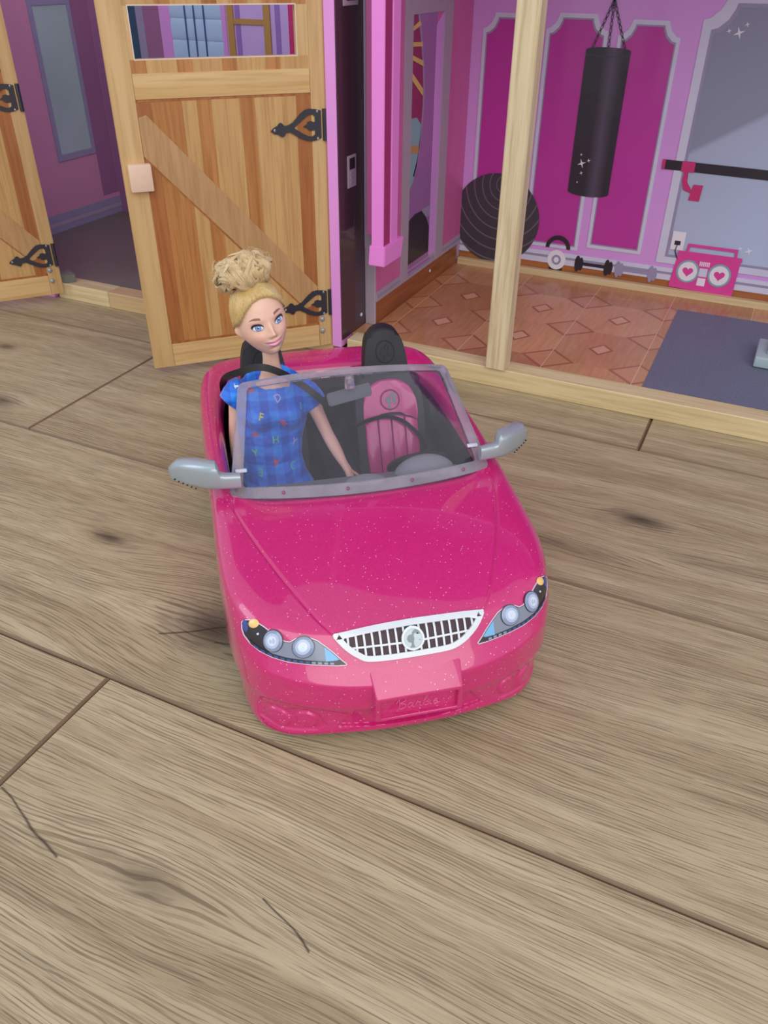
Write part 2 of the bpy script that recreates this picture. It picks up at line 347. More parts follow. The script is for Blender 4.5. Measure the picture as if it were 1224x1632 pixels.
def body_mesh():
    b = bmesh.new(); G = {}
    for r, (nm, fr, co, sd, re) in enumerate(ROWS):
        dz = list(fr)+[co]+list(sd)+list(re)
        for i in range(14):
            d, z = dz[i]; n = nrm(i); x, y = PF[i][0]+n[0]*d, PF[i][1]+n[1]*d
            if i in (0, 13): x = 0
            G[r, i] = b.verts.new((x, y, z))
    R = len(ROWS)-1
    for r in range(R):
        for i in range(13): b.faces.new((G[r, i], G[r, i+1], G[r+1, i+1], G[r+1, i]))
    # hood interior: rows at c5,c6,c7
    hy = [[(0, .058, .0862), (.0235, .058, .0862), (.0455, .058, .0858), (.066, .058, .0858)],
          [(0, .094, .0918), (.024, .094, .0918), (.047, .094, .0912), (.068, .095, .0905)],
          [(0, .1285, .0948), (.0245, .1295, .0948), (.048, .132, .0946), (.0695, .1355, .0942)]]
    Hd = {(0, i): G[R, i] for i in range(4)}
    for k in range(3):
        for i in range(4): Hd[k+1, i] = b.verts.new(hy[k][i])
    outer = [G[R, 4], G[R, 5], G[R, 6], G[R, 7]]
    for k in range(3):
        for i in range(3): b.faces.new((Hd[k, i], Hd[k, i+1], Hd[k+1, i+1], Hd[k+1, i]))
        b.faces.new((Hd[k, 3], outer[k], outer[k+1], Hd[k+1, 3]))
    # cowl lip going down
    low = [b.verts.new((Hd[3, i].co.x, Hd[3, i].co.y+.004, .086)) for i in range(4)]
    c7i = b.verts.new((.0835, .142, .094)); c7d = b.verts.new((.082, .1435, .086))
    for i in range(3): b.faces.new((Hd[3, i], Hd[3, i+1], low[i+1], low[i]))
    b.faces.new((Hd[3, 3], c7i, c7d, low[3])); b.faces.new((Hd[3, 3], outer[3], c7i))
    # door tops and rear deck, inner edge then down
    inn, dn = {7: c7i}, {7: c7d}
    tgt = {8: (.0840, .190), 9: (.0835, .250), 10: (.0800, .292), 11: (.066, .308), 12: (.040, .311), 13: (0, .312)}
    for i, (x, y) in tgt.items():
        z = .0955 if i < 10 else (.0965 if i == 10 else .0985)
        inn[i] = b.verts.new((x, y, z)); dn[i] = b.verts.new((x*.985, y-.0015*(i > 9), z-.010))
    for i in range(7, 13):
        b.faces.new((G[R, i], G[R, i+1], inn[i+1], inn[i])); b.faces.new((inn[i], inn[i+1], dn[i+1], dn[i]))
    g = b.verts[:] + b.edges[:] + b.faces[:]
    bmesh.ops.mirror(b, geom=g, axis='X', merge_dist=1e-6)
    bmesh.ops.remove_doubles(b, verts=b.verts, dist=1e-6)
    bmesh.ops.recalc_face_normals(b, faces=b.faces)
    # creases
    cl = b.edges.layers.float.get('crease_edge') or b.edges.layers.float.new('crease_edge')
    return b
def evalobj(o):
    dg = bpy.context.evaluated_depsgraph_get(); dg.update()
    return bpy.data.meshes.new_from_object(o.evaluated_get(dg), depsgraph=dg)
def bake(o):
    me = evalobj(o); o.modifiers.clear(); old = o.data; o.data = me; bpy.data.meshes.remove(old); return o
bm = body_mesh()
up = sum(f.normal.z*f.calc_area() for f in bm.faces if f.calc_center_median().z > .085)
if up < 0: bmesh.ops.reverse_faces(bm, faces=bm.faces)
cl = bm.edges.layers.float['crease_edge']
for e in bm.edges:
    za, zb = e.verts[0].co.z, e.verts[1].co.z; ym = (e.verts[0].co.y+e.verts[1].co.y)/2
    def inn_row(v, lo, hi): return lo <= v.co.z <= hi
    if all(.0355 < v.co.z < .0465 and (abs(v.co.x) > .09 or v.co.y < .04 or v.co.y > .33) for v in e.verts): e[cl] = .75
    if all(v.co.z < .0145 for v in e.verts): e[cl] = .15
    if all(.0545 < v.co.z < .058 and v.co.y < .035 for v in e.verts): e[cl] = .45
me = bpy.data.meshes.new('car_body'); bm.to_mesh(me); bm.free()

def E3(x, y, z): return Vector((x, y, z))
# fine relief pressed into the shell: hood seams, lower grille recess, fog lamp pockets
SEAM = [(.0830, .1385), (.0835, .1290), (.0800, .1135), (.0738, .0930), (.0652, .0690), (.0570, .0500), (.0480, .0318), (.0420, .0232)]
SEAMP = [(q.x, q.y) for q in crm([(a, b, 0) for a, b in SEAM], 10)]
def dseg(px, py, P):
    best = 9
    for (ax, ay), (bx_, by_) in zip(P, P[1:]):
        dx, dy = bx_-ax, by_-ay; L = dx*dx+dy*dy; t = max(0, min(1, ((px-ax)*dx+(py-ay)*dy)/L)) if L else 0
        best = min(best, math.hypot(px-ax-t*dx, py-ay-t*dy))
    return best
def sstep(a, b, x):
    t = max(0, min(1, (x-a)/(b-a))); return t*t*(3-2*t)
def insidef(px, py, P, w=.0012):
    c = False; n = len(P)
    for i in range(n):
        (x1, y1), (x2, y2) = P[i], P[(i+1) % n]
        if (y1 > py) != (y2 > py) and px < (x2-x1)*(py-y1)/(y2-y1)+x1: c = not c
    d = dseg(px, py, P+[P[0]])
    return sstep(-w/2, w/2, d if c else -d)
LGR = [(-.0415, .0195), (-.0290, .0375), (.0290, .0375), (.0415, .0195)]
FOG = [(.0835, .0125), (.0825, .0240), (.0765, .0272), (.0690, .0262), (.0655, .0290), (.0585, .0305), (.0525, .0275), (.0480, .0195), (.0535, .0150), (.0700, .0110)]
def relief(v, n):
    x, y, z = abs(v.x), v.y, v.z; d = 0
    if y < .145 and z > .07:
        q = dseg(x, y, SEAMP) if y > .02 else 9
        d -= .00075*(1-sstep(.0002, .0013, q))
    if y < .05 and z < .0395 and n.y < -.1:
        d -= .0022*insidef(v.x, z, LGR, .0009)
        d -= .0009*insidef(x, z, FOG, .0020)*max(0, min(1, (-n.y-.25)/.3))
        for (cx, cz, r) in ((.0735, .0185, .0068), (.0585, .0222, .0060)):
            q = math.hypot(x-cx, z-cz)
            d += .0015*(1-sstep(r*.75, r*1.05, q)) - .0003*(1-sstep(0, .0009, abs(q-r*.62)))
    if .145 < y < .30 and x > .09 and z < .09:       # door outline
        q = min(abs(y-.150), abs(y-.243)) if z > .045 else 9
        d -= .0006*(1-sstep(.0001, .0009, q))
    # bonnet centre slightly proud with a soft edge inside the seam
    return d
body = link('car_body', me, M['pink'], car)
md = body.modifiers.new('s', 'SUBSURF'); md.levels = md.render_levels = 5
bpy.context.view_layer.update()
bake(body)
outer_me = body.data
nn_ = [v.normal.copy() for v in outer_me.vertices]
for v, n_ in zip(outer_me.vertices, nn_):
    if v.co.y < .31:
        r_ = relief(v.co, n_)
        if r_: v.co += n_*r_
outer_me.update()
BV = BVHTree.FromPolygons([v.co.copy() for v in outer_me.vertices], [list(pl.vertices) for pl in outer_me.polygons])
BM2 = bmesh.new(); BM2.from_mesh(body.data)
def arch(v):
    if abs(v.x) < .080: return 9, None
    best = 9, None
    for yy in (.086, .272):
        d = math.hypot(v.y-yy, v.z-.020)
        if d < best[0]: best = d, yy
    return best
AR = .0290
bmesh.ops.delete(BM2, geom=[f for f in BM2.faces if arch(f.calc_center_median())[0] < AR], context='FACES')
for e in BM2.edges:
    if len(e.link_faces) == 1:
        for v in e.verts:
            d, yy = arch(v.co)
            if yy is not None and abs(d-AR) < .003 and d > 0: v.co.y = yy+(v.co.y-yy)*AR/d; v.co.z = .020+(v.co.z-.020)*AR/d
BM2.to_mesh(body.data); BM2.free()
md = body.modifiers.new('t', 'SOLIDIFY'); md.thickness = .0018; md.offset = -1
bpy.context.view_layer.update()
bake(body)
sm(body.data, 50)
def hit(x, z, y0=-.1, d=(0, 1, 0), off=0):
    l, n, i, dd = BV.ray_cast(Vector((x, y0, z)), Vector(d))
    if l is None: l, n, i, dd = BV.find_nearest(Vector((x, .03, z)))
    if n.y > 0 and n.z < 0: n = -n
    return l + n*off, n
def hitdown(x, y, off=0):
    l, n, i, dd = BV.ray_cast(Vector((x, y, .3)), Vector((0, 0, -1)))
    if l is None: l, n, i, dd = BV.find_nearest(Vector((x, y, .09)))
    if n.z < 0: n = -n
    return l + n*off, n

def flat(bm, loops, fn, d, mi=0):
    """filled outline (with holes) extruded from h=0 to h=d"""
    allf = []
    lv = []
    es = []
    for L in loops:
        vs = [bm.verts.new(fn(u, v, d)) for u, v in L]; lv.append(vs)
        es += [bm.edges.new((vs[i], vs[(i+1) % len(vs)])) for i in range(len(vs))]
    g = bmesh.ops.triangle_fill(bm, edges=es, use_beauty=True, use_dissolve=False)
    fs = [f for f in g['geom'] if isinstance(f, bmesh.types.BMFace)]
    for L, vs in zip(loops, lv):
        lo = [bm.verts.new(fn(u, v, 0)) for u, v in L]
        for i in range(len(vs)):
            j = (i+1) % len(vs); fs.append(bm.faces.new((vs[i], vs[j], lo[j], lo[i])))
    for f in fs: f.material_index = mi
    return fs
DT = Vector((0, .643, .766)); DD = Vector((0, .766, -.643))
def conform(x, q, off=0, d=DD, e=DT):
    o = Vector((x, 0, 0)) + e*q - d*.15
    l, n, i, dd = BV.ray_cast(o, d)
    if l is None: l, n, i, dd = BV.find_nearest(o+d*.15)
    if n.dot(d) > 0: n = -n
    return l + n*off
def qz(y, z): return y*.643+z*.766
def decal(name, loops, m, off, parent, thick=.0006, maxe=.0022, fn=conform, smooth=True, label=None, dome=None):
    b = bmesh.new(); es = []; 
    for L in loops:
        vs = [b.verts.new((u, v, 0)) for u, v in L]
        es += [b.edges.new((vs[i], vs[(i+1) % len(vs)])) for i in range(len(vs))]
    bmesh.ops.triangle_fill(b, edges=es, use_beauty=True)
    for k in range(6):
        le = [e for e in b.edges if e.calc_length() > maxe]
        if not le: break
        bmesh.ops.subdivide_edges(b, edges=le, cuts=1)
        bmesh.ops.triangulate(b, faces=[f for f in b.faces if len(f.verts) > 3])
    bd = [e for e in b.edges if len(e.link_faces) == 1]
    ex = bmesh.ops.extrude_edge_only(b, edges=bd)
    low = {g for g in ex['geom'] if isinstance(g, bmesh.types.BMVert)}
    for v in b.verts:
        u, w_ = v.co.x, v.co.y
        o = off-thick if v in low else off
        if dome and v not in low:
            r = math.hypot((u-dome[0])/dome[2], (w_-dome[1])/dome[3]); o += dome[4]*math.sqrt(max(0, 1-r*r))
        v.co = fn(u, w_, o)
    return fin(name, b, m, parent, 40 if smooth else False, label)
# ---- headlights
LP = [(.0872, .0405, .0735), (.0868, .0425, .0765), (.0852, .0418, .0783), (.0824, .0401, .0793), (.0787, .0368, .0795), (.0755, .0334, .0787), (.0725, .0302, .0775), (.0692, .0275, .0765), (.0663, .0247, .0747), (.0636, .0238, .0745), (.0608, .0241, .0758), (.0573, .0240, .0764), (.0537, .0232, .0761), (.0498, .0213, .0750), (.0460, .0185, .0728), (.0420, .0155, .0700), (.0385, .0126, .0670), (.0358, .0106, .0650), (.0365, .0103, .0643), (.0405, .0110, .0643), (.0470, .0125, .0645), (.0560, .0150, .0647), (.0660, .0187, .0652), (.0735, .0230, .0660), (.0795, .0278, .0672), (.0838, .0325, .0692), (.0866, .0375, .0714)]
LQ = [(x, qz(y, z)) for x, y, z in LP]
def inset(P, d):
    n = len(P); out = []
    A = sum(P[i][0]*P[(i+1) % n][1]-P[(i+1) % n][0]*P[i][1] for i in range(n)); s = 1 if A > 0 else -1
    for i in range(n):
        a, b, c = P[i-1], P[i], P[(i+1) % n]
        tx, ty = c[0]-a[0], c[1]-a[1]; L = math.hypot(tx, ty) or 1
        out.append((b[0]-s*ty/L*d, b[1]+s*tx/L*d))
    return out
def clipq(P, fnk):
    """keep part of polygon where fnk(p) >= 0"""
    out = []
    for i in range(len(P)):
        a, b = P[i], P[(i+1) % len(P)]; fa, fb = fnk(a), fnk(b)
        if fa >= 0: out.append(a)
        if (fa >= 0) != (fb >= 0):
            t = fa/(fa-fb); out.append((a[0]+(b[0]-a[0])*t, a[1]+(b[1]-a[1])*t))
    return out
def span(P, x):
    zs = []
    for i in range(len(P)):
        (x1, y1), (x2, y2) = P[i], P[(i+1) % len(P)]
        if (x1 > x) != (x2 > x): zs.append(y1+(y2-y1)*(x-x1)/(x2-x1))
    return (min(zs), max(zs)) if len(zs) > 1 else None
for sx in (-1, 1):
    mir = lambda P: [(sx*u, v) for u, v in P]
    lamp = decal('headlight', [mir(LQ)], M['lampblack'], .0004, car, thick=.001, label='almond shaped headlight sticker on the %s side' % ('left' if sx < 0 else 'right'))
    I1 = inset(LQ, .0007)
    ring = decal('lamp_outline', [mir(inset(LQ, -.0001)), mir(inset(LQ, .0004))], M['lampline'], .0006, lamp, maxe=.003)
    grey = clipq(clipq(clipq(I1, lambda p: .0745-p[0]), lambda p: p[0]-.0405), lambda p: p[1]-(.0590+.00*(p[0])+max(0, p[0]-.052)*.22))
    decal('reflector', [mir(grey)], M['lampgrey'], .0006, lamp)
    sky = clipq(clipq(I1, lambda p: .0465-p[0]), lambda p: p[1]-.0595); sky = clipq(sky, lambda p: p[0]-.0392)
    if len(sky) > 2: decal('blue_facet', [mir(sky)], M['lampsky'], .0008, lamp)
    # row of small pale and blue segments along the lower edge
    xs_ = [.0400+.0436*k/16 for k in range(17)]
    decal('lamp_strip', [mir([(a, span(LQ, a)[0]+.0003) for a in xs_]+[(a, span(LQ, a)[0]+.0023) for a in xs_[::-1]])], M['lampblack'], .00068, lamp, maxe=.003, thick=.0003)
    for k in range(13):
        t = .0425+k*.0031; s0, s1 = span(LQ, t), span(LQ, t+.0019)
        seg = [(t, s0[0]+.0017), (t+.0019, s1[0]+.0017), (t+.0019, s1[0]+.0006), (t, s0[0]+.0006)]
        decal('lamp_segment', [mir(seg)], M['lampblue'] if k > 3 else M['lamplens'], .00085, lamp, maxe=.004, smooth=False)
    side = [(.0862, .0822), (.0866, .0850), (.0853, .0872), (.0836, .0850), (.0838, .0815), (.0850, .0800)]
    decal('side_reflector', [mir(side)], M['lampblue'], .0007, lamp)
    for (cx, cq, rx, rq) in ((.0571, .0686, .0059, .0058), (.0719, .0739, .0051, .0059)):
        decal('lens_ring', [mir(circ(cx, cq, rx, rq, 30))], M['lampblack'], .0009, lamp, thick=.0007)
        decal('lens', [mir(circ(cx, cq, rx*.93, rq*.93, 30))], M['lamplens'], .0010, lamp, dome=(sx*cx, cq, rx, rq, .0009), maxe=.0014)
        decal('lens_glow', [mir(circ(cx+.0002, cq+.0002, rx*.66, rq*.66, 26))], M['lampglow'], .0014, lamp, thick=.001, dome=(sx*cx, cq, rx, rq, .0007), maxe=.0014)
        decal('bulb', [mir(circ(cx+.0002, cq+.0003, rx*.42, rq*.42, 22))], M['lampwhite'], .0018, lamp, thick=.0012, dome=(sx*cx, cq, rx, rq, .0003))
    decal('turn_lamp', [mir(circ(.0806, .0842, .0026, .0023, 20))], M['lampamber'], .0009, lamp, dome=(sx*.0806, .0842, .0026, .0023, .0004), maxe=.0012)
    decal('marker_dot', [mir(circ(.0792, .0786, .0006, .0006, 10))], M['lampwhite'], .0008, lamp)
# ---- grille
GP = [(-.0414, .0211, .0765), (-.0360, .0214, .0771), (-.018, .0220, .0779), (0, .0223, .0782), (.018, .0222, .0781), (.0370, .0222, .0776), (.0414, .0216, .0769), (.0395, .0190, .0745), (.0362, .0160, .0717), (.0320, .0133, .0691), (.0270, .0110, .0668), (.0205, .0092, .0653), (.0100, .0087, .0650), (-.005, .0086, .0650), (-.0150, .0088, .0651), (-.0252, .0098, .0655), (-.0300, .0117, .0673), (-.0345, .0143, .0699), (-.0385, .0175, .0732)]
GQ = [(x, qz(y, z)) for x, y, z in GP]
GQ = [(q.x, q.y) for q in crm([(a, b, 0) for a, b in GQ], 3, True)]
GI = inset(GQ, .0030)
grille = decal('grille', [GQ, GI], M['chrome'], .0022, car, thick=.003, maxe=.003, label='white slatted radiator grille print with raised rim')
decal('grille_void', [inset(GQ, .0015)], M['slot'], .0004, grille, maxe=.003)
for k in range(-8, 9):
    x = k*.00425+.002*(k == 99)
    sp = span(GI, x)
    if sp: decal('slat', [[(x-.00055, sp[0]-.0006), (x+.00055, sp[0]-.0006), (x+.00055, sp[1]+.0006), (x-.00055, sp[1]+.0006)]], M['chrome'], .0013, grille, maxe=.0035, smooth=False)
decal('slat', [[(-.0355, .0650), (0, .0637), (.0355, .0650), (.0355, .0640), (0, .0626), (-.0355, .0640)]], M['chrome'], .0015, grille, maxe=.004, smooth=False)
def ponytail(cx, cy, r):
    """silhouette mark: head with profile, neck and a sweeping ponytail, as outlines within a disc of radius r"""
    f = lambda P: [(cx+u*r, cy+v*r) for u, v in P]
    head = f([(-.05, .42), (-.30, .44), (-.52, .34), (-.60, .12), (-.68, -.02), (-.56, -.10), (-.58, -.22), (-.46, -.34), (-.28, -.34), (-.18, -.44), (-.22, -.70), (-.42, -.86), (-.12, -.93), (.16, -.90), (.02, -.62), (.04, -.30), (.14, -.04), (.12, .22)])
    C_ = crm([(.02, .26, 0), (.10, .56, 0), (.40, .70, 0), (.64, .46, 0), (.50, .12, 0), (.44, -.16, 0), (.62, -.34, 0), (.82, -.20, 0)], 6)
    wd = [.06, .12, .17, .19, .19, .17, .13, .04]
    L, R_ = [], []
    for i, p_ in enumerate(C_):
        a = C_[max(i-1, 0)]; c = C_[min(i+1, len(C_)-1)]; t = (c-a).normalized(); k = i/(len(C_)-1)*7; k0 = min(int(k), 6); ww = wd[k0]+(wd[k0+1]-wd[k0])*(k-k0)
        L.append((p_.x-t.y*ww, p_.y+t.x*ww)); R_.append((p_.x+t.y*ww, p_.y-t.x*ww))
    return [head, f(L+R_[::-1])]
decal('badge', [circ(0, .0648, .0062, .0060, 32)], M['silver'], .0026, grille, thick=.0024, maxe=.002, label='round silver badge with a ponytail silhouette')
decal('badge_ring', [circ(0, .0648, .0062, .0060, 32), circ(0, .0648, .0051, .0049, 32)], M['chrome'], .0031, grille, thick=.0008)
for P in ponytail(0, .0648, .0049): decal('badge_mark', [P], M['silverdark'], .0029, grille, thick=.0005)
# ---- number plate box
DF = Vector((0, 1, 0)); ZF = Vector((0, 0, 1))
b = bmesh.new()
def fz(y): return lambda u, v, h: (u, y-h, v)
O4 = [(-.0237, .0340), (.0237, .0340), (.0237, .0508), (-.0237, .0508)]
I4 = [(-.0210, .0362), (.0210, .0362), (.0210, .0485), (-.0210, .0485)]
L = [[(u, y, v) for u, v in P] for P, y in ((O4, .010), (O4, -.0052), (I4, -.0052), (I4, -.0020))]
# roof of the box slopes up into the bumper
L[0] = [(-.0245, .006, .0325), (.0245, .006, .0325), (.0250, .0065, .0600), (-.0250, .0065, .0600)]
R4 = [[b.verts.new(p_) for p_ in Q] for Q in L]
for k in range(3):
    for i in range(4): b.faces.new((R4[k][i], R4[k][(i+1) % 4], R4[k+1][(i+1) % 4], R4[k+1][i]))
b.faces.new(R4[3])
bmesh.ops.bevel(b, geom=[e for e in b.edges if all(v in R4[1] or v in R4[2] for v in e.verts)]+[e for e in b.edges if (e.verts[0] in R4[0] and e.verts[1] in R4[1]) or (e.verts[1] in R4[0] and e.verts[0] in R4[1])], offset=.0009, segments=3, affect='EDGES', profile=.5)
plate = fin('number_plate', b, M['pink'], car, 40, label='raised number plate box moulded in pink with script lettering')
STK = [[(0.05, .95), (.10, .55), (.02, .05), (-.10, -.10)], [(-.12, .62), (.05, .98), (.36, 1.05), (.42, .80), (.14, .58), (.40, .46), (.42, .16), (.16, .02), (.02, .10)],
       [(.86, .46), (.68, .50), (.58, .24), (.68, .04), (.84, .28), (.90, .46), (.86, .10), (.98, .04)], [(1.02, .10), (1.16, .56), (1.20, .40), (1.32, .44), (1.30, .10), (1.42, .04)],
       [(1.46, .10), (1.66, .70), (1.76, 1.08), (1.62, .92), (1.54, .30), (1.62, .04), (1.80, .10), (1.82, .34), (1.66, .36)], [(1.92, .44), (1.90, .10), (2.02, .06)], [(1.98, .62), (2.0, .66)],
       [(2.10, .22), (2.32, .36), (2.26, .50), (2.12, .30), (2.18, .06), (2.36, .04), (2.54, .14)]]
b = bmesh.new()
for s_ in STK:
    pts = crm([(u*.0092-.0112, -.0022, .0382+v*.0076) for u, v in s_], 6) if len(s_) > 2 else [Vector((u*.0092-.0112, -.0022, .0382+v*.0076)) for u, v in s_]
    tube(b, pts, .00034, 6)
fin('script_lettering', b, mat('pale_pink_lettering', (226, 92, 150), .35, coat=.5), plate, True, label='raised script word reading Barbie')

# ---- windscreen
def bxy(t): return Vector((.0848*t, .1385-.0118*(1-t*t), .0932))
def txy(t): return Vector((.0705*t, .2005-.0090*(1-t*t), .1405+.0085*(1-t*t)))
def wsp(t, v, h=0):
    p0, p1 = bxy(t), txy(t); P = p0.lerp(p1, v)
    P.y += -.0018*math.sin(PI*v)                          # slight outward bulge
    n = (bxy(t+.01)-bxy(t-.01)).cross(p1-p0).normalized()
    return P + n*h
def rrect(t0, t1, v0, v1, rt, rv, n=7, m=14):
    P = []
    def arc(cx, cy, a0):
        for k in range(n): a = a0+PI/2*k/(n-1); P.append((cx+rt*math.cos(a), cy+rv*math.sin(a)))
    def seg(a, b):
        for k in range(1, m): P.append((a[0]+(b[0]-a[0])*k/m, a[1]+(b[1]-a[1])*k/m))
    arc(t1-rt, v1-rv, 0); seg((t1-rt, v1), (t0+rt, v1)); arc(t0+rt, v1-rv, PI/2); seg((t0, v1-rv), (t0, v0+rv)); arc(t0+rt, v0+rv, PI); seg((t0+rt, v0), (t1-rt, v0)); arc(t1-rt, v0+rv, 3*PI/2); seg((t1, v0+rv), (t1, v1-rv))
    return P
RO = rrect(-1, 1, 0, 1, .05, .06); RI = rrect(-.915, .915, .095, .948, .03, .04)
b = bmesh.new(); ringprism(b, RO, RI, lambda u, v, h: wsp(u, v, -h), .0026)
rim = fin('windscreen', b, M['glassrim'], car, 40, label='clear plastic windscreen with a frosted rim')
b = bmesh.new(); nu, nv = 24, 10
for h in (-.0009, -.0018):
    g = [[b.verts.new(wsp(-.915+1.83*i/nu, .095+.853*j/nv, h)) for j in range(nv+1)] for i in range(nu+1)]
    for i in range(nu):
        for j in range(nv): b.faces.new((g[i][j], g[i+1][j], g[i+1][j+1], g[i][j+1]))
    if h == -.0009: g0 = g
# close the edges of the pane
def bordr(g): return [g[i][0] for i in range(nu+1)]+[g[nu][j] for j in range(1, nv+1)]+[g[i][nv] for i in range(nu-1, -1, -1)]+[g[0][j] for j in range(nv-1, 0, -1)]
A_, B_ = bordr(g0), bordr(g)
for i in range(len(A_)): b.faces.new((A_[i], A_[(i+1) % len(A_)], B_[(i+1) % len(A_)], B_[i]))
fin('pane', b, M['glass'], rim, 40)
for sx in (-1, 1):
    b = bmesh.new(); c = wsp(sx*.93, .235, .0003); box(b, c.x-.0035, c.x+.0035, c.y-.0015, c.y+.0012, c.z-.0008, c.z+.0008, .0003)
    fin('moulded_tab', b, M['lampwhite'], rim, 40)
for x in (-.052, -.012, .030, .066): 
    b = bmesh.new(); c = wsp(x/.0845, .045, .0004); cyl(b, c, (0, -.7, .7), .0011, .0008, 12); fin('moulded_pin', b, mat('pale_pink_pin', (150, 90, 120), .4) if 'pin' not in M else M['pin'], rim, True)
# rear view mirror on a clear clip
b = bmesh.new(); bmesh.ops.create_cube(b, size=1, matrix=Matrix.Translation((.0012, .190, .1302)) @ Matrix.Rotation(math.radians(-11), 4, 'Y') @ Matrix.Rotation(math.radians(-14), 4, 'X') @ Matrix.Diagonal((.0300, .0030, .0088, 1)))
bmesh.ops.bevel(b, geom=b.edges[:], offset=.0009, segments=2, affect='EDGES')
rvm = fin('rear_view_mirror', b, M['silverdark'], car, 40, label='small grey rear view mirror hung from the windscreen')
b = bmesh.new(); cyl(b, (.0012, .1885, .1398), (0, .25, 1), .0034, .0085, 20, .0030, bev=.0006); cyl(b, (.0012, .1880, .1408), (0, -1, .3), .0018, .0075, 14)
fin('clip', b, M['clip'], rvm, 40, label='clear round clip')
# ---- side mirrors
for sx in (-1, 1):
    b = bmesh.new()
    #   x, y, zc, hy, hz
    ST = [(.0770, .1385, .1052, .0030, .0046), (.0800, .1390, .1052, .0034, .0048), (.0860, .1400, .1052, .0036, .0049), (.0890, .1412, .1053, .0042, .0052), (.0900, .1425, .1074, .0052, .0078), (.0912, .1433, .1080, .0062, .0088), (.0970, .1470, .1074, .0070, .0090), (.1030, .1515, .1065, .0072, .0088), (.1090, .1562, .1053, .0068, .0083), (.1140, .1602, .1040, .0058, .0072), (.1180, .1635, .1014, .0042, .0052), (.1203, .1653, .1010, .0020, .0028)]
    rings = []
    for (x, y, zc, hy, hz) in ST:
        rg = []
        for k in range(20):
            a = 2*PI*k/20; ca, sa = math.cos(a), math.sin(a)
            e = .58
            rg.append(b.verts.new((sx*x, y+hy*math.copysign(abs(ca)**e, ca), zc+hz*math.copysign(abs(sa)**e, sa))))
        rings.append(rg)
    for r0, r1 in zip(rings, rings[1:]):
        for k in range(20): b.faces.new((r0[k], r0[(k+1) % 20], r1[(k+1) % 20], r1[k]))
    b.faces.new(rings[0]); b.faces.new(rings[-1])
    mo = fin('side_mirror', b, M['silver'], car, 50, label='silver grey side mirror on a flat arm')
    b = bmesh.new()
    for k in range(6):
        t = k/5; x = .1045+.0125*t; y = .1525+.0100*t-.0066+.0016*t; z = .0985-.0002+.0012*t*t
        ell(b, (sx*x, y, z), (.0006, .0006, .0005), 8, 6)
    fin('dot_row', b, M['black'], mo, True)
# ---- cockpit tub
b = bmesh.new()
def tubring(z, x, y0, y1, r=.012):
    P = []
    for (cx, cy, a0) in ((x-r, y1-r, 0), (-x+r, y1-r, PI/2), (-x+r, y0+r, PI), (x-r, y0+r, 3*PI/2)):
        for k in range(6): a = a0+PI/2*k/5; P.append(b.verts.new((cx+r*math.cos(a), cy+r*math.sin(a), z)))
    return P
T = [tubring(.0885, .0885, .118, .3085), tubring(.075, .0885, .114, .307), tubring(.018, .0820, .114, .298)]
T2 = [tubring(.0885, .0868, .120, .3065), tubring(.075, .0868, .116, .305), tubring(.0195, .0805, .116, .296)]
for Q in (T, T2):
    for r0, r1 in zip(Q, Q[1:]):
        for k in range(24): b.faces.new((r0[k], r0[(k+1) % 24], r1[(k+1) % 24], r1[k]))
    b.faces.new(Q[2])
for k in range(24): b.faces.new((T[0][k], T[0][(k+1) % 24], T2[0][(k+1) % 24], T2[0][k]))
tub = fin('cockpit_tub', b, M['tub'], car, 40, label='near-black moulded interior')
bx('centre_tunnel', -.0125, .0125, .150, .300, .0196, .052, M['blackmatt'], tub, .003, 3, smooth=40)
b = bmesh.new(); box(b, -.078, .078, .286, .3052, .058, .0925, .003, 2); fin('rear_shelf', b, M['tub'], tub, 40)
b = bmesh.new(); cyl(b, (.0810, .265, .070), (1, 0, 0), .011, .006, 24, bev=.001); fin('belt_reel', b, M['tub'], tub, 40)
# ---- dashboard and steering wheel
b = bmesh.new(); box(b, -.0775, .0775, .128, .160, .060, .0835, .005, 3)
dash = fin('dashboard', b, M['tub'], car, 40, label='dashboard with silver grey instrument hoods')
def pod(c, r):
    b = bmesh.new(); bmesh.ops.create_uvsphere(b, u_segments=36, v_segments=18, radius=1)
    for v in b.verts: v.co = Vector((c[0]+r[0]*v.co.x, c[1]+r[1]*v.co.y, c[2]+r[2]*max(v.co.z, -.35)))
    fin('instrument_hood', b, M['pod'], dash, 40)
pod((.0455, .1560, .0825), (.0215, .0100, .0150)); pod((.0040, .1520, .0820), (.0160, .0080, .0075))
b = bmesh.new(); box(b, -.0700, .0700, .140, .1600, .0800, .0862, .002, 2); fin('dash_top', b, M['silverdark'], dash, 40)
wc = Vector((.0450, .1700, .0825)); wn = Vector((0, .80, .60)).normalized(); wu = Vector((0, -.60, .80)); wr = Vector((1, 0, 0))
b = bmesh.new(); tube(b, [wc+wr*.0200*math.cos(a)+wu*.0160*math.sin(a) for a in [2*PI*k/40 for k in range(40)]], .0022, 10, True)
sw = fin('steering_wheel', b, M['black'], car, True, label='black steering wheel')
b = bmesh.new()
for a in (0, PI, 1.5*PI): tube(b, [wc, wc+wr*.0190*math.cos(a)+wu*.0150*math.sin(a)], .0016, 8)
cyl(b, wc, wn, .0065, .004, 24, bev=.001); fin('spokes', b, M['black'], sw, 40)
b = bmesh.new(); cyl(b, wc-wn*.013, wn, .0035, .026, 16); fin('steering_column', b, M['black'], sw, 40)
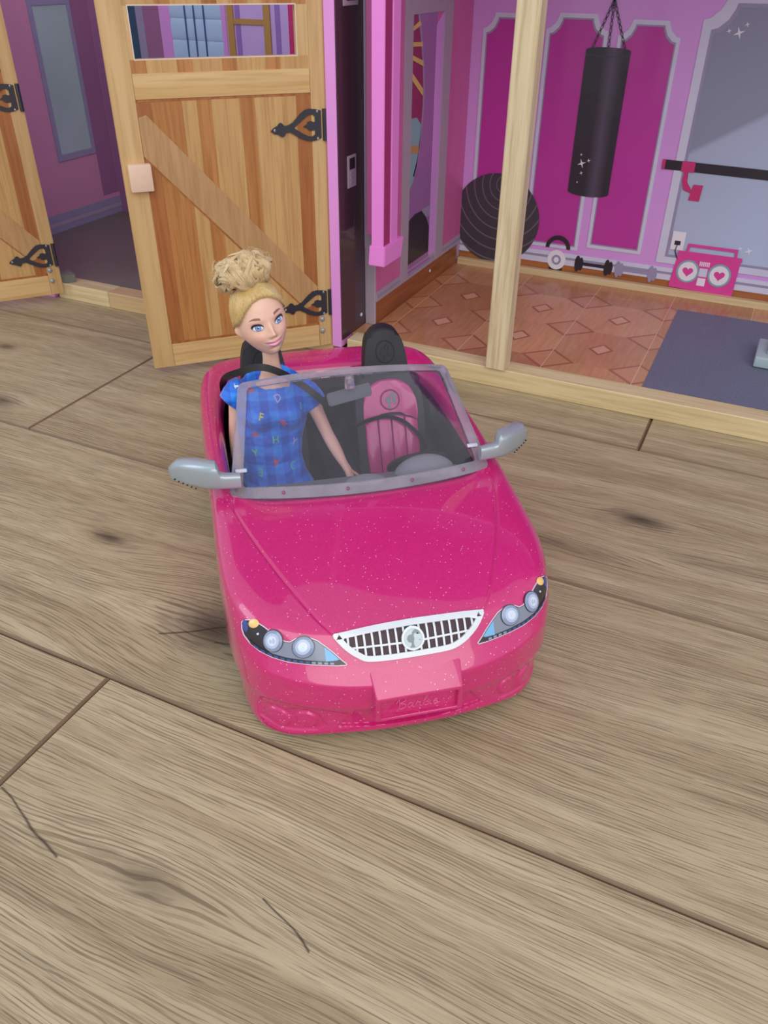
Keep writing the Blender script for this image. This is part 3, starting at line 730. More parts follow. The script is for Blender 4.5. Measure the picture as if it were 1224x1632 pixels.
# ---- seats
def seat(cx):
    def sp(u, v, h):            # u across, v up the backrest (0..1 = z .022..)
        return Vector((cx+u, .232+v*.60*.06+max(0, v-1.0)*.004 - h, .022+v*.0833))
    def fnz(d0): return lambda u, z, h: Vector((cx+u, .2300+(z-.022)*.46-d0-h, z))
    b = bmesh.new()
    P = [(-.0245, .022), (.0245, .022), (.0265, .045), (.0270, .075), (.0262, .090), (.0225, .0985), (.0182, .1030), (.0171, .110), (.0160, .119), (.0138, .1285), (.0088, .1355), (.0, .1380)]
    Q = P + [(-u, z) for u, z in P[-2:1:-1]]
    Q = [(q.x, q.y) for q in crm([(a, c, 0) for a, c in Q], 3, True)]
    fs = prism(b, Q, fnz(-.010), .0125)
    bmesh.ops.bevel(b, geom=[e for e in b.edges if len(e.link_faces) == 2 and any(len(f.verts) > 4 for f in e.link_faces)], offset=.0028, segments=4, affect='EDGES', profile=.5)
    s = fin('seat', b, M['blackmatt'], car, 50, label='black bucket seat with headrest and a pink ribbed pad')
    b = bmesh.new(); box(b, cx-.027, cx+.027, .168, .236, .0200, .0288, .004, 3); fin('seat_cushion', b, M['blackmatt'], s, 40)
    # embossed ring on the headrest
    b = bmesh.new(); f0 = fnz(.0024); tube(b, [f0(.0072*math.cos(a), .1215+.0076*math.sin(a), .0) for a in [2*PI*k/32 for k in range(32)]], .00055, 6, True)
    for Pm in ponytail(0, .1215, .0062): flat(b, [Pm], f0, .0005)
    fin('headrest_emblem', b, M['blackmatt'], s, 40)
    # pink pad: top pad and four channels
    top = [(-.0205, .0735), (-.0213, .0800), (-.0204, .0890), (-.0168, .0965), (-.0092, .1015), (0, .1028), (.0092, .1015), (.0168, .0965), (.0204, .0890), (.0213, .0800), (.0205, .0735), (.0120, .0790), (0, .0808), (-.0120, .0790)]
    top = [(q.x, q.y) for q in crm([(a, c, 0) for a, c in top], 3, True)]
    def padm(nm, P, h, bv):
        b = bmesh.new(); prism(b, P, fnz(.0015), h)
        bmesh.ops.bevel(b, geom=[e for e in b.edges if len(e.link_faces) == 2 and any(len(f.verts) > 4 for f in e.link_faces) and abs(e.verts[0].co.y-(.2300+(e.verts[0].co.z-.022)*.46-.0015-h)) < 1e-5 and abs(e.verts[1].co.y-(.2300+(e.verts[1].co.z-.022)*.46-.0015-h)) < 1e-5], offset=bv, segments=3, affect='EDGES', profile=.5)
        return fin(nm, b, M['seatpink'], s, 50)
    padm('headrest_pad', top, .0036, .0012)
    edges_ = [(-.0212, -.0195), (-.0106, -.0100), (0.0, 0.0), (.0106, .0100), (.0212, .0195)]
    def ztop(u): return .0780-.0052*(u/.022)**2-.0002
    for (a1, a0), (b1, b0) in zip(edges_, edges_[1:]):
        P = [(a0+.0003, .0235), (b0-.0003, .0235), (b1-.0003, .055)] + [(b1-.0003, ztop(b1))] + [((a1+b1)/2, ztop((a1+b1)/2))] + [(a1+.0003, ztop(a1)), (a1+.0003, .055)]
        padm('pad_channel', P, .0032, .0011)
    f1 = fnz(.0051)
    b = bmesh.new(); tube(b, [f1(.0073*math.cos(a), .0895+.0068*math.sin(a), 0) for a in [2*PI*k/36 for k in range(36)]], .0006, 8, True); fin('emblem_ring', b, M['pinkseam'], s, True)
    b = bmesh.new(); flat(b, [circ(0, .0895, .0066, .0062, 30)], f1, .0006); fin('emblem_disc', b, M['seatpink'], s, 40)
    b = bmesh.new()
    for Pm in ponytail(0, .0895, .0062): flat(b, [Pm], lambda u, v, h: f1(u, v, h+.0004), .0005)
    fin('emblem_mark', b, M['silverdark'], s, 40, label='dark ponytail silhouette emblem')
seat(.0452); seat(-.0480)
# ---- seat belts
def strap(name, P, wdt, th, m, parent, side, label=None, dens=8):
    P = crm(P, dens); b = bmesh.new(); rs = []
    for i, p_ in enumerate(P):
        t = (P[min(i+1, len(P)-1)]-P[max(i-1, 0)]).normalized(); n = Vector(side); n = (n-t*n.dot(t)).normalized(); s = t.cross(n)
        rs.append([b.verts.new(p_+s*wdt*a+n*th*c) for a, c in ((1, 1), (-1, 1), (-1, -1), (1, -1))])
    for r0, r1 in zip(rs, rs[1:]):
        for k in range(4): b.faces.new((r0[k], r0[(k+1) % 4], r1[(k+1) % 4], r1[k]))
    b.faces.new(rs[0]); b.faces.new(rs[-1]); return fin(name, b, m, parent, 40, label)
strap('seat_belt', [(.0165, .2520, .0710), (.0225, .2490, .0758), (.0310, .2482, .0786), (.0415, .2482, .0792), (.0520, .2465, .0760), (.0600, .2435, .0700), (.0665, .2412, .0625), (.0720, .2410, .0510)], .0014, .0005, M['black'], car, (0, -1, 0), 'thin black belt across the empty seat')
# ---- wheels
for yy in (.086, .272):
    for sx in (-1, 1):
        b = bmesh.new(); cyl(b, (sx*.0790, yy, .0265), (1, 0, 0), .0265, .018, 40, bev=.003)
        wh = fin('wheel', b, M['black'], car, 40)
        b = bmesh.new(); cyl(b, (sx*.0878, yy, .0265), (1, 0, 0), .0170, .0022, 30, bev=.001)
        for k in range(5):
            a = 2*PI*k/5; tube(b, [(sx*.0889, yy, .0265), (sx*.0889, yy+.0145*math.cos(a), .0265+.0145*math.sin(a))], .0014, 8)
        fin('hub_cap', b, M['silver'], wh, 40)

# ------------------------------------------------------------------ doll's house (one big toy standing on the floor)
HT = .46
house = empty('dollhouse', (-.30, .745, 0), 0)
tag(house, 'large printed wooden dollhouse with barn doors, pink trim and a purple and pink gym room', 'dollhouse')
HL = Vector((-.30, .745, 0))
def hbox(name, x0, x1, y0, y1, z0, z1, m, par=None, bev=.0006, label=None, seg=1):
    b = bmesh.new(); p0 = HL
    box(b, x0-p0.x, x1-p0.x, y0-p0.y, y1-p0.y, z0, z1, bev, seg)
    return fin(name, b, m, par or house, False, label)
pine = grain('pale_pine', (205, 182, 134), (228, 210, 166), 0, 14, 300, .5, (170, 140, 90), .22)
pinez = grain('pale_pine_upright', (200, 180, 140), (226, 210, 174), 2, 12, 280, .5, (165, 140, 95), .3)
M['hpink'] = mat('house_pink_edge', (236, 158, 232), .5, var=.03)
M['hpink2'] = mat('house_pink_plastic', (240, 140, 226), .4, var=.03)
M['maroon'] = mat('dark_magenta_edge', (165, 44, 108), .5)
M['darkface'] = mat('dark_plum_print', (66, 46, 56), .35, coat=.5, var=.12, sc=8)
M['greyedge'] = mat('grey_board_edge', (178, 164, 180), .5)
M['rosewall'] = mat('rose_wall_print', (214, 108, 170), .45, coat=.2)
M['lilac'] = mat('lilac_wall_print', (220, 162, 236), .42, coat=.25, var=.05, sc=6)
M['magpanel'] = mat('magenta_panel_print', (192, 56, 164), .42, coat=.25, var=.08, sc=5)
M['frameblue'] = mat('pale_blue_grey_frame_print', (214, 216, 238), .4, coat=.2)
M['framegrey'] = mat('grey_frame_print', (156, 152, 184), .4, coat=.2)  # the print's own grey, for frames, skirting lines and small details
M['purpwall'] = mat('garage_purple_wall_print', (212, 150, 182), .45, coat=.2, var=.1, sc=4)
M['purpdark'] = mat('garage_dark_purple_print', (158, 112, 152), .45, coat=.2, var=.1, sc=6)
M['lavender'] = mat('lavender_wall_print', (206, 182, 244), .45, coat=.2)
M['lavdark'] = mat('dark_lavender_print', (156, 124, 204), .45, coat=.2)  # darker lavender of the print itself, used for the wall stripes
M['teal'] = mat('teal_glass_print', (172, 200, 198), .35, coat=.4, var=.2, sc=9)
M['tealdk'] = mat('deep_teal_print', (52, 84, 112), .35, coat=.4)
M['brownband'] = grain('printed_skirting_boards', (140, 82, 44), (182, 116, 66), 0, 8, 120, .4, (100, 55, 30), .3)
M['brownbandy'] = grain('printed_skirting_boards_side', (128, 72, 40), (176, 108, 62), 1, 8, 120, .4, (90, 48, 28), .3)
M['garfloor'] = mat('charcoal_floor_print', (122, 114, 104), .4, coat=.2, var=.12, sc=10)
M['gymblack'] = mat('printed_black', (42, 38, 48), .4, coat=.2)
M['gymblack2'] = mat('printed_soft_black', (64, 58, 74), .4, coat=.2)
M['white'] = mat('printed_white', (238, 236, 246), .4, coat=.2)
M['gold'] = mat('printed_gold', (188, 150, 84), .45, coat=.2)
M['yellow'] = mat('printed_yellow', (222, 190, 104), .45, coat=.2)
M['maroonp'] = mat('printed_maroon', (150, 46, 92), .45, coat=.2)
M['tealboard'] = mat('printed_pale_teal', (132, 178, 184), .45, coat=.2)
M['boompink'] = mat('printed_boombox_pink', (226, 70, 160), .4, coat=.2)
M['barpink'] = mat('printed_bar_pink', (205, 50, 120), .4, coat=.2)
M['rivet'] = mat('grey_plastic_rivet', (160, 166, 172), .35, metal=.3)
M['rail2'] = grain('tan_rail_end', (196, 164, 118), (216, 186, 140), 0, 10, 200, .5, (160, 130, 90), .2)

# floors, rails, post
M['greymirror'] = None
hbox('garage_floor', -.985, -.4135, .768, 1.066, 0, .019, M['garfloor'])
def parquet():
    t = NT('printed_parquet'); v = t.obj(); ps = t.xyz(v); off = t.m_('MULTIPLY', t.N('ShaderNodeObjectInfo').outputs['Random'], 9)
    a = t.noise(t.vec(t.m_('MULTIPLY', ps[0], 260), t.m_('MULTIPLY', ps[1], 30), off), 1, 3)
    r = t.N('ShaderNodeObjectInfo').outputs['Random']
    f = t.m_('ADD', t.m_('MULTIPLY', a, .6), t.m_('MULTIPLY', r, .4))
    t.put(t.p.inputs['Base Color'], t.ramp(f, (.2, (176, 120, 78)), (.8, (216, 164, 116)))); t.p.inputs['Roughness'].default_value = .33; t.p.inputs['Coat Weight'].default_value = .25
    return t.m
PQ = parquet(); PQL = mat('printed_parquet_light', (222, 172, 134), .35, coat=.3); PQD = mat('printed_parquet_dark', (164, 106, 72), .35, coat=.3); PQM = mat('printed_parquet_mid', (202, 146, 102), .33, coat=.3)
PLN = mat('printed_floor_line', (222, 180, 150), .35, coat=.2)
gymf = hbox('gym_floor', -.4015, .36, .768, 1.066, 0, .0192, PQ)
def gf(u, v, h): return Vector((u-HL.x, v-HL.y, .0192+h))
X0, PXs, PYs = -.2765, .0932, .0945
for i in range(-1, 6):
    xa = X0+PXs*(i-1)
    for j in range(-1, 3):
        y0 = .8455+PYs*j
        # parquet tile with its bevelled joint
        x0_, x1_, ya, yb = max(xa, -.387), min(xa+PXs, .35), max(y0-PYs/2, .771), min(y0+PYs/2, 1.055)
        if x1_-x0_ < .004 or yb-ya < .004: continue
        b = bmesh.new(); flat(b, [[(x0_+.0003, ya), (x1_-.0003, ya), (x1_-.0003, yb), (x0_+.0003, yb)]], gf, .0003)
        tl = fin('parquet_tile', b, PQ, gymf)
for i in range(0, 5):
    cx = -.3232+PXs*i
    for j in range(0, 2):
        cy = .8452+.0948*j
        if -.385 < cx-.02 and cx < .3:
            def dia(rx, ry, cx=cx, cy=cy): return [(cx-rx, cy-ry*.15), (cx, cy+ry), (cx+rx, cy+ry*.15), (cx, cy-ry)]
            b = bmesh.new(); flat(b, [dia(.0135, .0165), dia(.0098, .0125)], lambda u, v, h: gf(u, v, h+.0003), .0001); fin('diamond_border', b, PQD, gymf)
            b = bmesh.new(); flat(b, [dia(.0098, .0125)], lambda u, v, h: gf(u, v, h+.0003), .00012); fin('diamond', b, PQL, gymf)
for i in range(-1, 5):
    cx = X0+PXs*i
    for j in range(0, 4):
        cy = .7975+.0948*j
        Pd = [(cx-.029, cy), (cx, cy+.027), (cx+.029, cy), (cx, cy-.027)]; Pi = [(cx-.0245, cy), (cx, cy+.0225), (cx+.0245, cy), (cx, cy-.0225)]
        if cx-.029 < -.387:
            k = lambda p: p[0]+.387
            Pd, Pi = clipq(Pd, k), clipq(Pi, k)
        kk = lambda p: 1.054-p[1]
        Pd, Pi = clipq(Pd, kk), clipq(Pi, kk)
        k2 = lambda p: p[1]-.7712
        Pd, Pi = clipq(Pd, k2), clipq(Pi, k2)
        if len(Pi) > 2:
            b = bmesh.new(); flat(b, [Pd], lambda u, v, h: gf(u, v, h+.0003), .00008); fin('diamond_border', b, PQD, gymf)
            b = bmesh.new(); flat(b, [Pi], lambda u, v, h: gf(u, v, h+.0003), .00014); fin('diamond', b, PQM, gymf)
    if cx > -.385:
        b = bmesh.new(); flat(b, [[(cx-.0005, .7712), (cx+.0005, .7712), (cx+.0005, 1.055), (cx-.0005, 1.055)]], lambda u, v, h: gf(u, v, h+.0004), .00015); fin('floor_line', b, PLN, gymf)
# printed mat
def matm():
    t = NT('printed_grey_mat'); v = t.obj(); n = t.noise(v, 700, 2, .6); n2 = t.noise(v, 9, 2)
    c = t.mix(t.m_('MULTIPLY', n2, .5), lin((104, 107, 128)), lin((128, 133, 158)))
    t.put(t.p.inputs['Base Color'], t.mix(t.m_('MULTIPLY', t.ramp(n, (.38, W4), (.46, B4)), .6), c, lin((66, 67, 82)))); t.p.inputs['Roughness'].default_value = .5; t.p.inputs['Coat Weight'].default_value = .1
    return t.m
b = bmesh.new(); flat(b, [[(-.079, .7712), (.30, .7712), (.30, 1.011), (-.0805, 1.009)]], lambda u, v, h: gf(u, v, h+.0005), .0004); fin('printed_mat', b, matm(), gymf, label='speckled blue-grey mat')
hbox('front_rail', -.3965, .40, .745, .7695, 0, .0208, pine, bev=.0008, label='pale pine rail in front of the gym room')
hbox('front_rail', -.735, -.4140, .745, .7695, 0, .0204, M['rail2'], bev=.0008)
hbox('front_rail', -.8195, -.7356, .745, .7695, 0, .0206, pine, bev=.0008)
hbox('rear_rail', -.3865, .36, 1.0565, 1.0655, 0, .0272, pine)
hbox('upright_post', -.2335, -.2125, .7412, .7600, .0208, HT, pinez, bev=.0010)
HU = .96
hbox('upper_floor', -.4133, .40, .745, 1.08, HT, HT+.012, M['hpink'])
hbox('upper_floor', -.997, .40, .745, 1.08, HU, HU+.012, M['hpink'])
hbox('upper_back_panel', -.997, .40, 1.0665, 1.0785, HT+.0005, HU, M['lavender'])
hbox('upper_side_panel', -.997, -.985, .745, 1.066, HT+.0005, HU, M['purpwall'])
hbox('upper_side_panel', .36, .372, .745, 1.066, HT+.013, HU, M['lilac'])
hbox('upper_divider', -.4133, -.4022, .745, 1.066, HT+.013, HU, M['rosewall'])
# panels
garL = hbox('garage_side_panel', -.997, -.985, .745, 1.08, 0, HT, M['purpwall'])
back = hbox('back_panel', -.997, .40, 1.0665, 1.0785, 0, HT, M['lilac'])
div1 = hbox('divider_panel', -.4133, -.4022, .7425, .800, .0105, HT, M['hpink'], label='divider panel with a pink front edge and dark inner face')
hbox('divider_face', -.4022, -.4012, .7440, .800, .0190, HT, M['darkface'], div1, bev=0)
div2 = hbox('gym_side_panel', -.4010, -.3885, .800, 1.0665, .0192, HT, M['greyedge'], label='side panel of the gym room with printed mirror')
hbox('far_side_panel', .36, .372, .745, 1.08, 0, HT, M['lilac'])
hbox('garage_front_panel', -.997, -.8375, .752, .764, 0, HT, M['hpink'])
hbox('garage_front_trim', -.8385, -.8245, .7420, .7600, 0, HT, M['hpink'])
b = bmesh.new(); prism(b, [(-.8190, .7460), (-.8040, .7460), (-.7960, .7560), (-.8190, .7680)], lambda u, v, h: (u-HL.x, v-HL.y, .0208+h), .010)
fin('corner_foot', b, mat('grey_green_plastic', (116, 120, 112), .4), house, label='small grey green corner block')
# elevator column
col_ = hbox('elevator_column', -.3662, -.3530, .745, .7475, .1270, HT, M['hpink2'], label='pink plastic column with a wider foot')
hbox('column_groove', -.3655, -.3534, .7475, .7625, .1270, HT, M['maroon'], col_)
hbox('column_back', -.3660, -.3525, .7625, .7790, .1270, HT, M['hpink2'], col_)
hbox('column_bracket', -.3885, -.3680, .7790, .7998, .1270, HT, M['rosewall'], col_)
bp = hbox('button_panel', -.4012, -.4002, .7614, .7795, .1755, .2060, M['greyedge'], div1, .0003, 'small grey printed button panel'); hbox('button_panel', -.4012, -.4002, .7580, .7870, .3330, .3600, M['greyedge'], div1, .0003)
hbox('panel_screen', -.4002, -.3998, .7650, .7762, .1930, .2035, M['gymblack'], div1, 0); hbox('panel_screen', -.4002, -.3998, .7640, .7810, .3370, .3560, M['gymblack'], div1, 0)
for z_ in (.1790, .1835, .1880): hbox('panel_button', -.4002, -.3997, .7675, .7735, z_, z_+.0028, M['framegrey'], div1, 0)
b = bmesh.new()
for z, g in ((.1062, .0000), (.1268, .0014)):
    pass
v8 = [(-.3692, .7440, .1072), (-.3508, .7440, .1072), (-.3508, .7860, .1072), (-.3692, .7860, .1072), (-.3680, .7440, .1275), (-.3502, .7440, .1275), (-.3502, .7900, .1275), (-.3680, .7900, .1275)]
vs = [b.verts.new((x-HL.x, y-HL.y, z)) for x, y, z in v8]
for f in ((0, 1, 2, 3), (4, 5, 6, 7), (0, 1, 5, 4), (1, 2, 6, 5), (2, 3, 7, 6), (3, 0, 4, 7)): b.faces.new([vs[i] for i in f])
bmesh.ops.bevel(b, geom=b.edges[:], offset=.0008, segments=2, affect='EDGES')
fin('column_foot', b, M['hpink2'], col_)
# rivets
def rivet(p_, n, par, r=.0032, m=None):
    b = bmesh.new(); q = Vector((0, 0, 1)).rotation_difference(Vector(n)).to_matrix().to_4x4()
    bmesh.ops.create_uvsphere(b, u_segments=16, v_segments=8, radius=1, matrix=Matrix.Translation(Vector(p_)-HL*(par is not None and par is not door_r)) @ q @ Matrix.Diagonal((r, r, r*.5, 1)))
    return fin('rivet', b, m or M['rivet'], par or house, True)
door_r = None
rivet((-.4010, .790, .0330), (1, 0, 0), div1, .0022, M['lampwhite'])
# ---- gym side wall (face x = -.3885): printed pieces in (y, z)
def sidep(name, loops, m, off=0, th=.0005, par=None, label=None):
    b = bmesh.new(); flat(b, loops, lambda u, v, h: Vector((-.3885+off+h-HL.x, u-HL.y, v)), th); return fin(name, b, m, par or div2, label=label)
R = lambda a, b_, c, d: [(a, c), (b_, c), (b_, d), (a, d)]
sidep('wall_print', [R(.8025, 1.066, .056, HT)], M['rosewall'])
sidep('brown_band', [R(.8025, 1.0562, .0192, .046)], M['brownbandy'], 0, .0004)
sidep('printed_skirting', [R(.8025, 1.066, .046, .0575)], M['greyedge'], 0, .0012)
sidep('printed_skirting', [R(.8025, 1.066, .0500, .0530)], M['framegrey'], .0012, .0003)
rivet((-.3878, .9610, .0360), (1, 0, 0), div2, .0020, M['lampwhite'])
fr = sidep('mirror_frame', [R(.8670, .9970, .0470, .3500), R(.8855, .9725, .0500, .3215)], M['greyedge'], .0005, .0016, label='tall grey framed printed mirror')
sidep('mirror_view', [R(.8850, .9530, .0500, .3215)], mat('printed_mauve', (160, 112, 172), .4, coat=.4), .0005, .0003)
sidep('mirror_jamb', [[(.9530, .0520), (.9720, .0460), (.9720, .3215), (.9520, .3090)]], M['lilac'], .0005, .0006)
sidep('mirror_sill', [[(.8850, .0490), (.9725, .0470), (.9530, .0560), (.8850, .0560)]], mat('printed_orchid', (176, 100, 180), .4, coat=.3), .0009, .0004)
cv = [(.9023, .3215), (.9120, .296), (.9184, .2738), (.9222, .250), (.9217, .2330), (.9190, .214), (.9160, .2007), (.9105, .1811), (.8990, .163), (.8856, .1480)]
sidep('surf_board', [[(.8856, .3215)]+cv], M['maroonp'], .0008, .0003)
cin = [(max(.8856, y-.0030), z) for y, z in cv]
sidep('board_rim', [cv+[(.8856, .1500)]+cin[::-1]] if False else [cv[:-1]+[(y-.0035, z) for y, z in cv[:-1]][::-1]], M['framegrey'], .0011, .0003)
sidep('teal_board', [[(.8857, .2245), (.9019, .2239), (.9160, .2140), (.9125, .1933), (.9050, .1720), (.8960, .1570), (.8857, .1500)]], M['tealboard'], .0011, .0003)
sidep('gold_band', [[(.8857, .1894), (.9090, .1856), (.9096, .1938), (.8857, .1976)]], M['gold'], .0014, .0003)
for P in ([(.8857, .3107), (.8857, .3068), (.9068, .3115), (.9035, .3157)], [(.8857, .2970), (.8857, .2930), (.9128, .2915), (.9112, .2959)], [(.8857, .2852), (.8857, .2808), (.9164, .2722), (.9146, .2779)], [(.8857, .2692), (.8857, .2620), (.9165, .2434), (.9171, .2504)]): sidep('yellow_ray', [P], M['yellow'], .0014, .0003)
sidep('printed_armchair', [[(.8858, .0640), (.9500, .0640), (.9500, .0950), (.9400, .1080), (.9250, .1190), (.9050, .1195), (.8858, .1150)]], M['gymblack'], .0011, .0003)
sidep('printed_view_skirting', [R(.9280, .9525, .1080, .1200)], M['framegrey'], .0008, .0003)
# ---- back wall prints (face y = 1.0665): in (x, z)
YB = 1.0665
def bw(name, loops, m, off=0, th=.0005, label=None, par=None):
    b = bmesh.new(); flat(b, loops, lambda u, v, h: Vector((u-HL.x, YB-off-h-HL.y, v)), th); return fin(name, b, m, par or back, label=label)
bw('brown_band', [R(-.388, .359, .0195, .0352)], M['brownband'], 0, .0003)
bw('printed_skirting', [R(-.387, .359, .0352, .0505)], M['frameblue'], 0, .0008)
bw('printed_skirting_line', [R(-.387, .359, .0425, .0455)], M['framegrey'], .0008, .0003)
def notch(x0, x1, z0, z1, c=.013, lo=False):
    P = [(x0, z0), (x1, z0)]
    P += [(x1, z1-c*1.25)] + [(x1-c*.35, z1-c*1.15), (x1-c*.80, z1-c*.75), (x1-c*1.05, z1-c*.25)] + [(x1-c*1.1, z1)]
    P += [(x0+c*1.1, z1)] + [(x0+c*1.05, z1-c*.25), (x0+c*.80, z1-c*.75), (x0+c*.35, z1-c*1.15)] + [(x0, z1-c*1.25)]
    return P
for (x0, x1, z0, z1) in ((-.3740, -.3070, .0560, .3170), (-.2965, -.2245, .0560, .3190), (-.2130, -.1445, .0620, .3150)):
    O, I, I2 = notch(x0, x1, z0, z1), notch(x0+.0040, x1-.0040, z0+.0040, z1-.0045), notch(x0+.0055, x1-.0055, z0+.0055, z1-.0062)
    f_ = bw('printed_wall_panel', [O, I], M['frameblue'], 0, .0010, 'printed magenta wall panel with a pale frame' if x0 < -.37 else None)
    bw('frame_line', [I, I2], M['framegrey'], 0, .0007)
    bw('magenta_panel', [I2], M['magpanel'], 0, .0004)
# big grey mirror panel
def mirr():
    t = NT('printed_grey_mirror'); ps = t.xyz(t.obj())
    # printed soft diagonal sheen bands, part of the artwork
    a = t.m_('ADD', t.m_('MULTIPLY', ps[0], .62), t.m_('MULTIPLY', ps[2], -1.0))
    f = t.ramp(t.m_('ADD', t.m_('MULTIPLY', a, 3.0), .55), (.0, B4), (.34, (.05, .05, .05, 1)), (.36, (.6, .6, .6, 1)), (1.0, W4))
    t.put(t.p.inputs['Base Color'], t.mix(f, lin((142, 148, 172)), lin((192, 208, 236)))); t.p.inputs['Roughness'].default_value = .4; t.p.inputs['Coat Weight'].default_value = .2
    return t.m
O, I, I2 = notch(-.1240, .350, .0560, .3420, .020), notch(-.1145, .342, .0640, .3330, .020), notch(-.1110, .339, .0670, .3290, .020)
bw('printed_mirror', [O, I], M['frameblue'], 0, .0012, 'big printed grey mirror panel with notched frame'); bw('frame_line', [I, I2], M['framegrey'], 0, .0009); bw('mirror_glass', [I2], mirr(), 0, .0004)
def star(name, x, z, r, off=.0012):
    P = []
    for k in range(8):
        a = PI/4*k+.35; rr = r if k % 2 == 0 else r*.25; P.append((x+rr*math.cos(a), z+rr*math.sin(a)))
    bw('printed_sparkle', [P], M['white'], off, .0003)
for x, z, r in ((-.0855, .3060, .0062), (-.0790, .3140, .0030), (-.0960, .3075, .0030), (-.0200, .0830, .0050), (-.0300, .0850, .0028)): star('s', x, z, r, .0004)
# punching bag with chain
bag = [(-.2468, .1290)] + [(-.2215+.0253*math.cos(a), .1290+.0050*math.sin(a)) for a in [PI+PI*k/14 for k in range(1, 14)]] + [(-.1960, .1290), (-.1960, .2840)] + [(-.2215+.0253*math.cos(a), .2840+.0030*math.sin(a)) for a in [PI*k/14 for k in range(1, 14)]] + [(-.2468, .2840)]
def bagm():
    t = NT('printed_punching_bag'); ps = t.xyz(t.obj())
    d = t.m_('ABSOLUTE', t.m_('SUBTRACT', ps[0], -.2150-HL.x))
    t.put(t.p.inputs['Base Color'], t.mix(t.ramp(t.m_('DIVIDE', d, .012), (0, W4), (1, B4)), lin((50, 46, 58)), lin((88, 80, 100)))); t.p.inputs['Roughness'].default_value = .4; t.p.inputs['Coat Weight'].default_value = .2; return t.m
bg = bw('printed_punching_bag', [bag], bagm(), .0012, .0005, 'black printed punching bag hanging on chains')
bw('bag_rim', [[(-.2468, .2790), (-.2215, .2765), (-.1960, .2790), (-.1960, .2800), (-.2215, .2776), (-.2468, .2800)]], M['gymblack2'], .0017, .0002)
for (xa, za, xb, zb) in ((-.2225, .3330, -.2400, .2860), (-.2225, .3330, -.2218, .2870), (-.2225, .3330, -.2030, .2860), (-.2225, .46, -.2225, .3330)):
    n_ = max(6, int(math.hypot(xb-xa, zb-za)/.0062))
    for k in range(n_):
        t_ = (k+.5)/n_; x, z = xa+(xb-xa)*t_, za+(zb-za)*t_; an = math.atan2(zb-za, xb-xa); L2 = .0036
        o = [(x+math.cos(an)*L2*math.cos(q)-math.sin(an)*.0015*math.sin(q), z+math.sin(an)*L2*math.cos(q)+math.cos(an)*.0015*math.sin(q)) for q in [2*PI*i/10 for i in range(10)]]
        i_ = [(x+(a-x)*.55, z+(c-z)*.5) for a, c in o]
        bw('chain_link', [o, i_], M['gymblack2'], .0012, .0003)
for x, z, r in ((-.2340, .1620, .0055), (-.2260, .1660, .0026), (-.2330, .1510, .0024), (-.2360, .1720, .0018), (-.2365, .1400, .0014)): star('s', x, z, r, .0017)
# exercise ball
def ballm():
    t = NT('printed_exercise_ball'); ps = t.xyz(t.obj())
    dx = t.m_('SUBTRACT', ps[0], -.3320-HL.x); dz = t.m_('SUBTRACT', ps[2], .1270)
    r = t.m_('SQRT', t.m_('ADD', t.m_('MULTIPLY', dx, dx), t.m_('MULTIPLY', t.m_('MULTIPLY', dz, dz), .8)))
    s_ = t.m_('SINE', t.m_('MULTIPLY', t.m_('POWER', r, .82), 380))
    t.put(t.p.inputs['Base Color'], t.mix(t.ramp(s_, (.86, B4), (.98, W4)), lin((68, 63, 74)), lin((112, 104, 116)))); t.p.inputs['Roughness'].default_value = .4; t.p.inputs['Coat Weight'].default_value = .2; return t.m
bw('printed_exercise_ball', [circ(-.3380, .0830, .0590, .0572, 56)], ballm(), .0012, .0006, 'dark grey printed exercise ball with thin rings')
# ballet bar
bw('printed_bar', [[(-.1365, .1650), (.340, .1590), (.340, .1700), (-.1365, .1755)]], M['gymblack'], .0012, .0005, 'black printed wall bar with pink brackets')
bw('bar_cap', [[(-.1385, .1648), (-.1350, .1648), (-.1350, .1757), (-.1385, .1757)]], M['barpink'], .0014, .0006)
bw('bar_bracket', [[(-.1160, .1640), (-.1010, .1640), (-.1010, .1757), (-.1160, .1757)]], M['barpink'], .0017, .0004)
bw('bar_bracket', [[(-.1120, .1645), (-.1070, .1645), (-.1062, .1530), (-.1000, .1450), (-.1000, .1410), (-.1090, .1440), (-.1125, .1540)]], M['barpink'], .0012, .0004)
bw('bar_bracket', [[(-.1010, .1330), (-.0885, .1330), (-.0875, .1510), (-.0985, .1510)]], M['barpink'], .0014, .0004)
# outlet, boombox
bw('printed_socket', [R(-.1100, -.0945, .0740, .0960)], M['white'], .0012, .0004); bw('socket_plug', [R(-.1060, -.0990, .0800, .0850)], M['gymblack'], .0016, .0004)
b = bmesh.new(); tube(b, [Vector((x-HL.x, YB-.0018-HL.y, z)) for x, z in ((-.1025, .080), (-.1035, .073), (-.1010, .067), (-.0985, .063))], .0006, 6); fin('plug_lead', b, M['gymblack'], back, True)
bb = bw('printed_boombox', [[(-.1030, .0285), (-.0260, .0260), (-.0255, .0700), (-.0990, .0700)]], M['boompink'], .0015, .0006, 'pink printed stereo with two heart speakers')
bw('boombox_top', [[(-.1005, .0690), (-.0240, .0690), (-.0250, .0740), (-.0985, .0740)]], M['boompink'], .0018, .0006)
bw('boombox_handle', [[(-.0905, .0735), (-.0875, .0735), (-.0865, .0800), (-.0345, .0800), (-.0340, .0735), (-.0310, .0735), (-.0315, .0835), (-.0895, .0835)]], M['boompink'], .0018, .0005)
def heart(cx, cz, s):
    return [(cx+s*16*math.sin(a)**3/17, cz+s*(13*math.cos(a)-5*math.cos(2*a)-2*math.cos(3*a)-math.cos(4*a))/17) for a in [2*PI*k/28 for k in range(28)]]
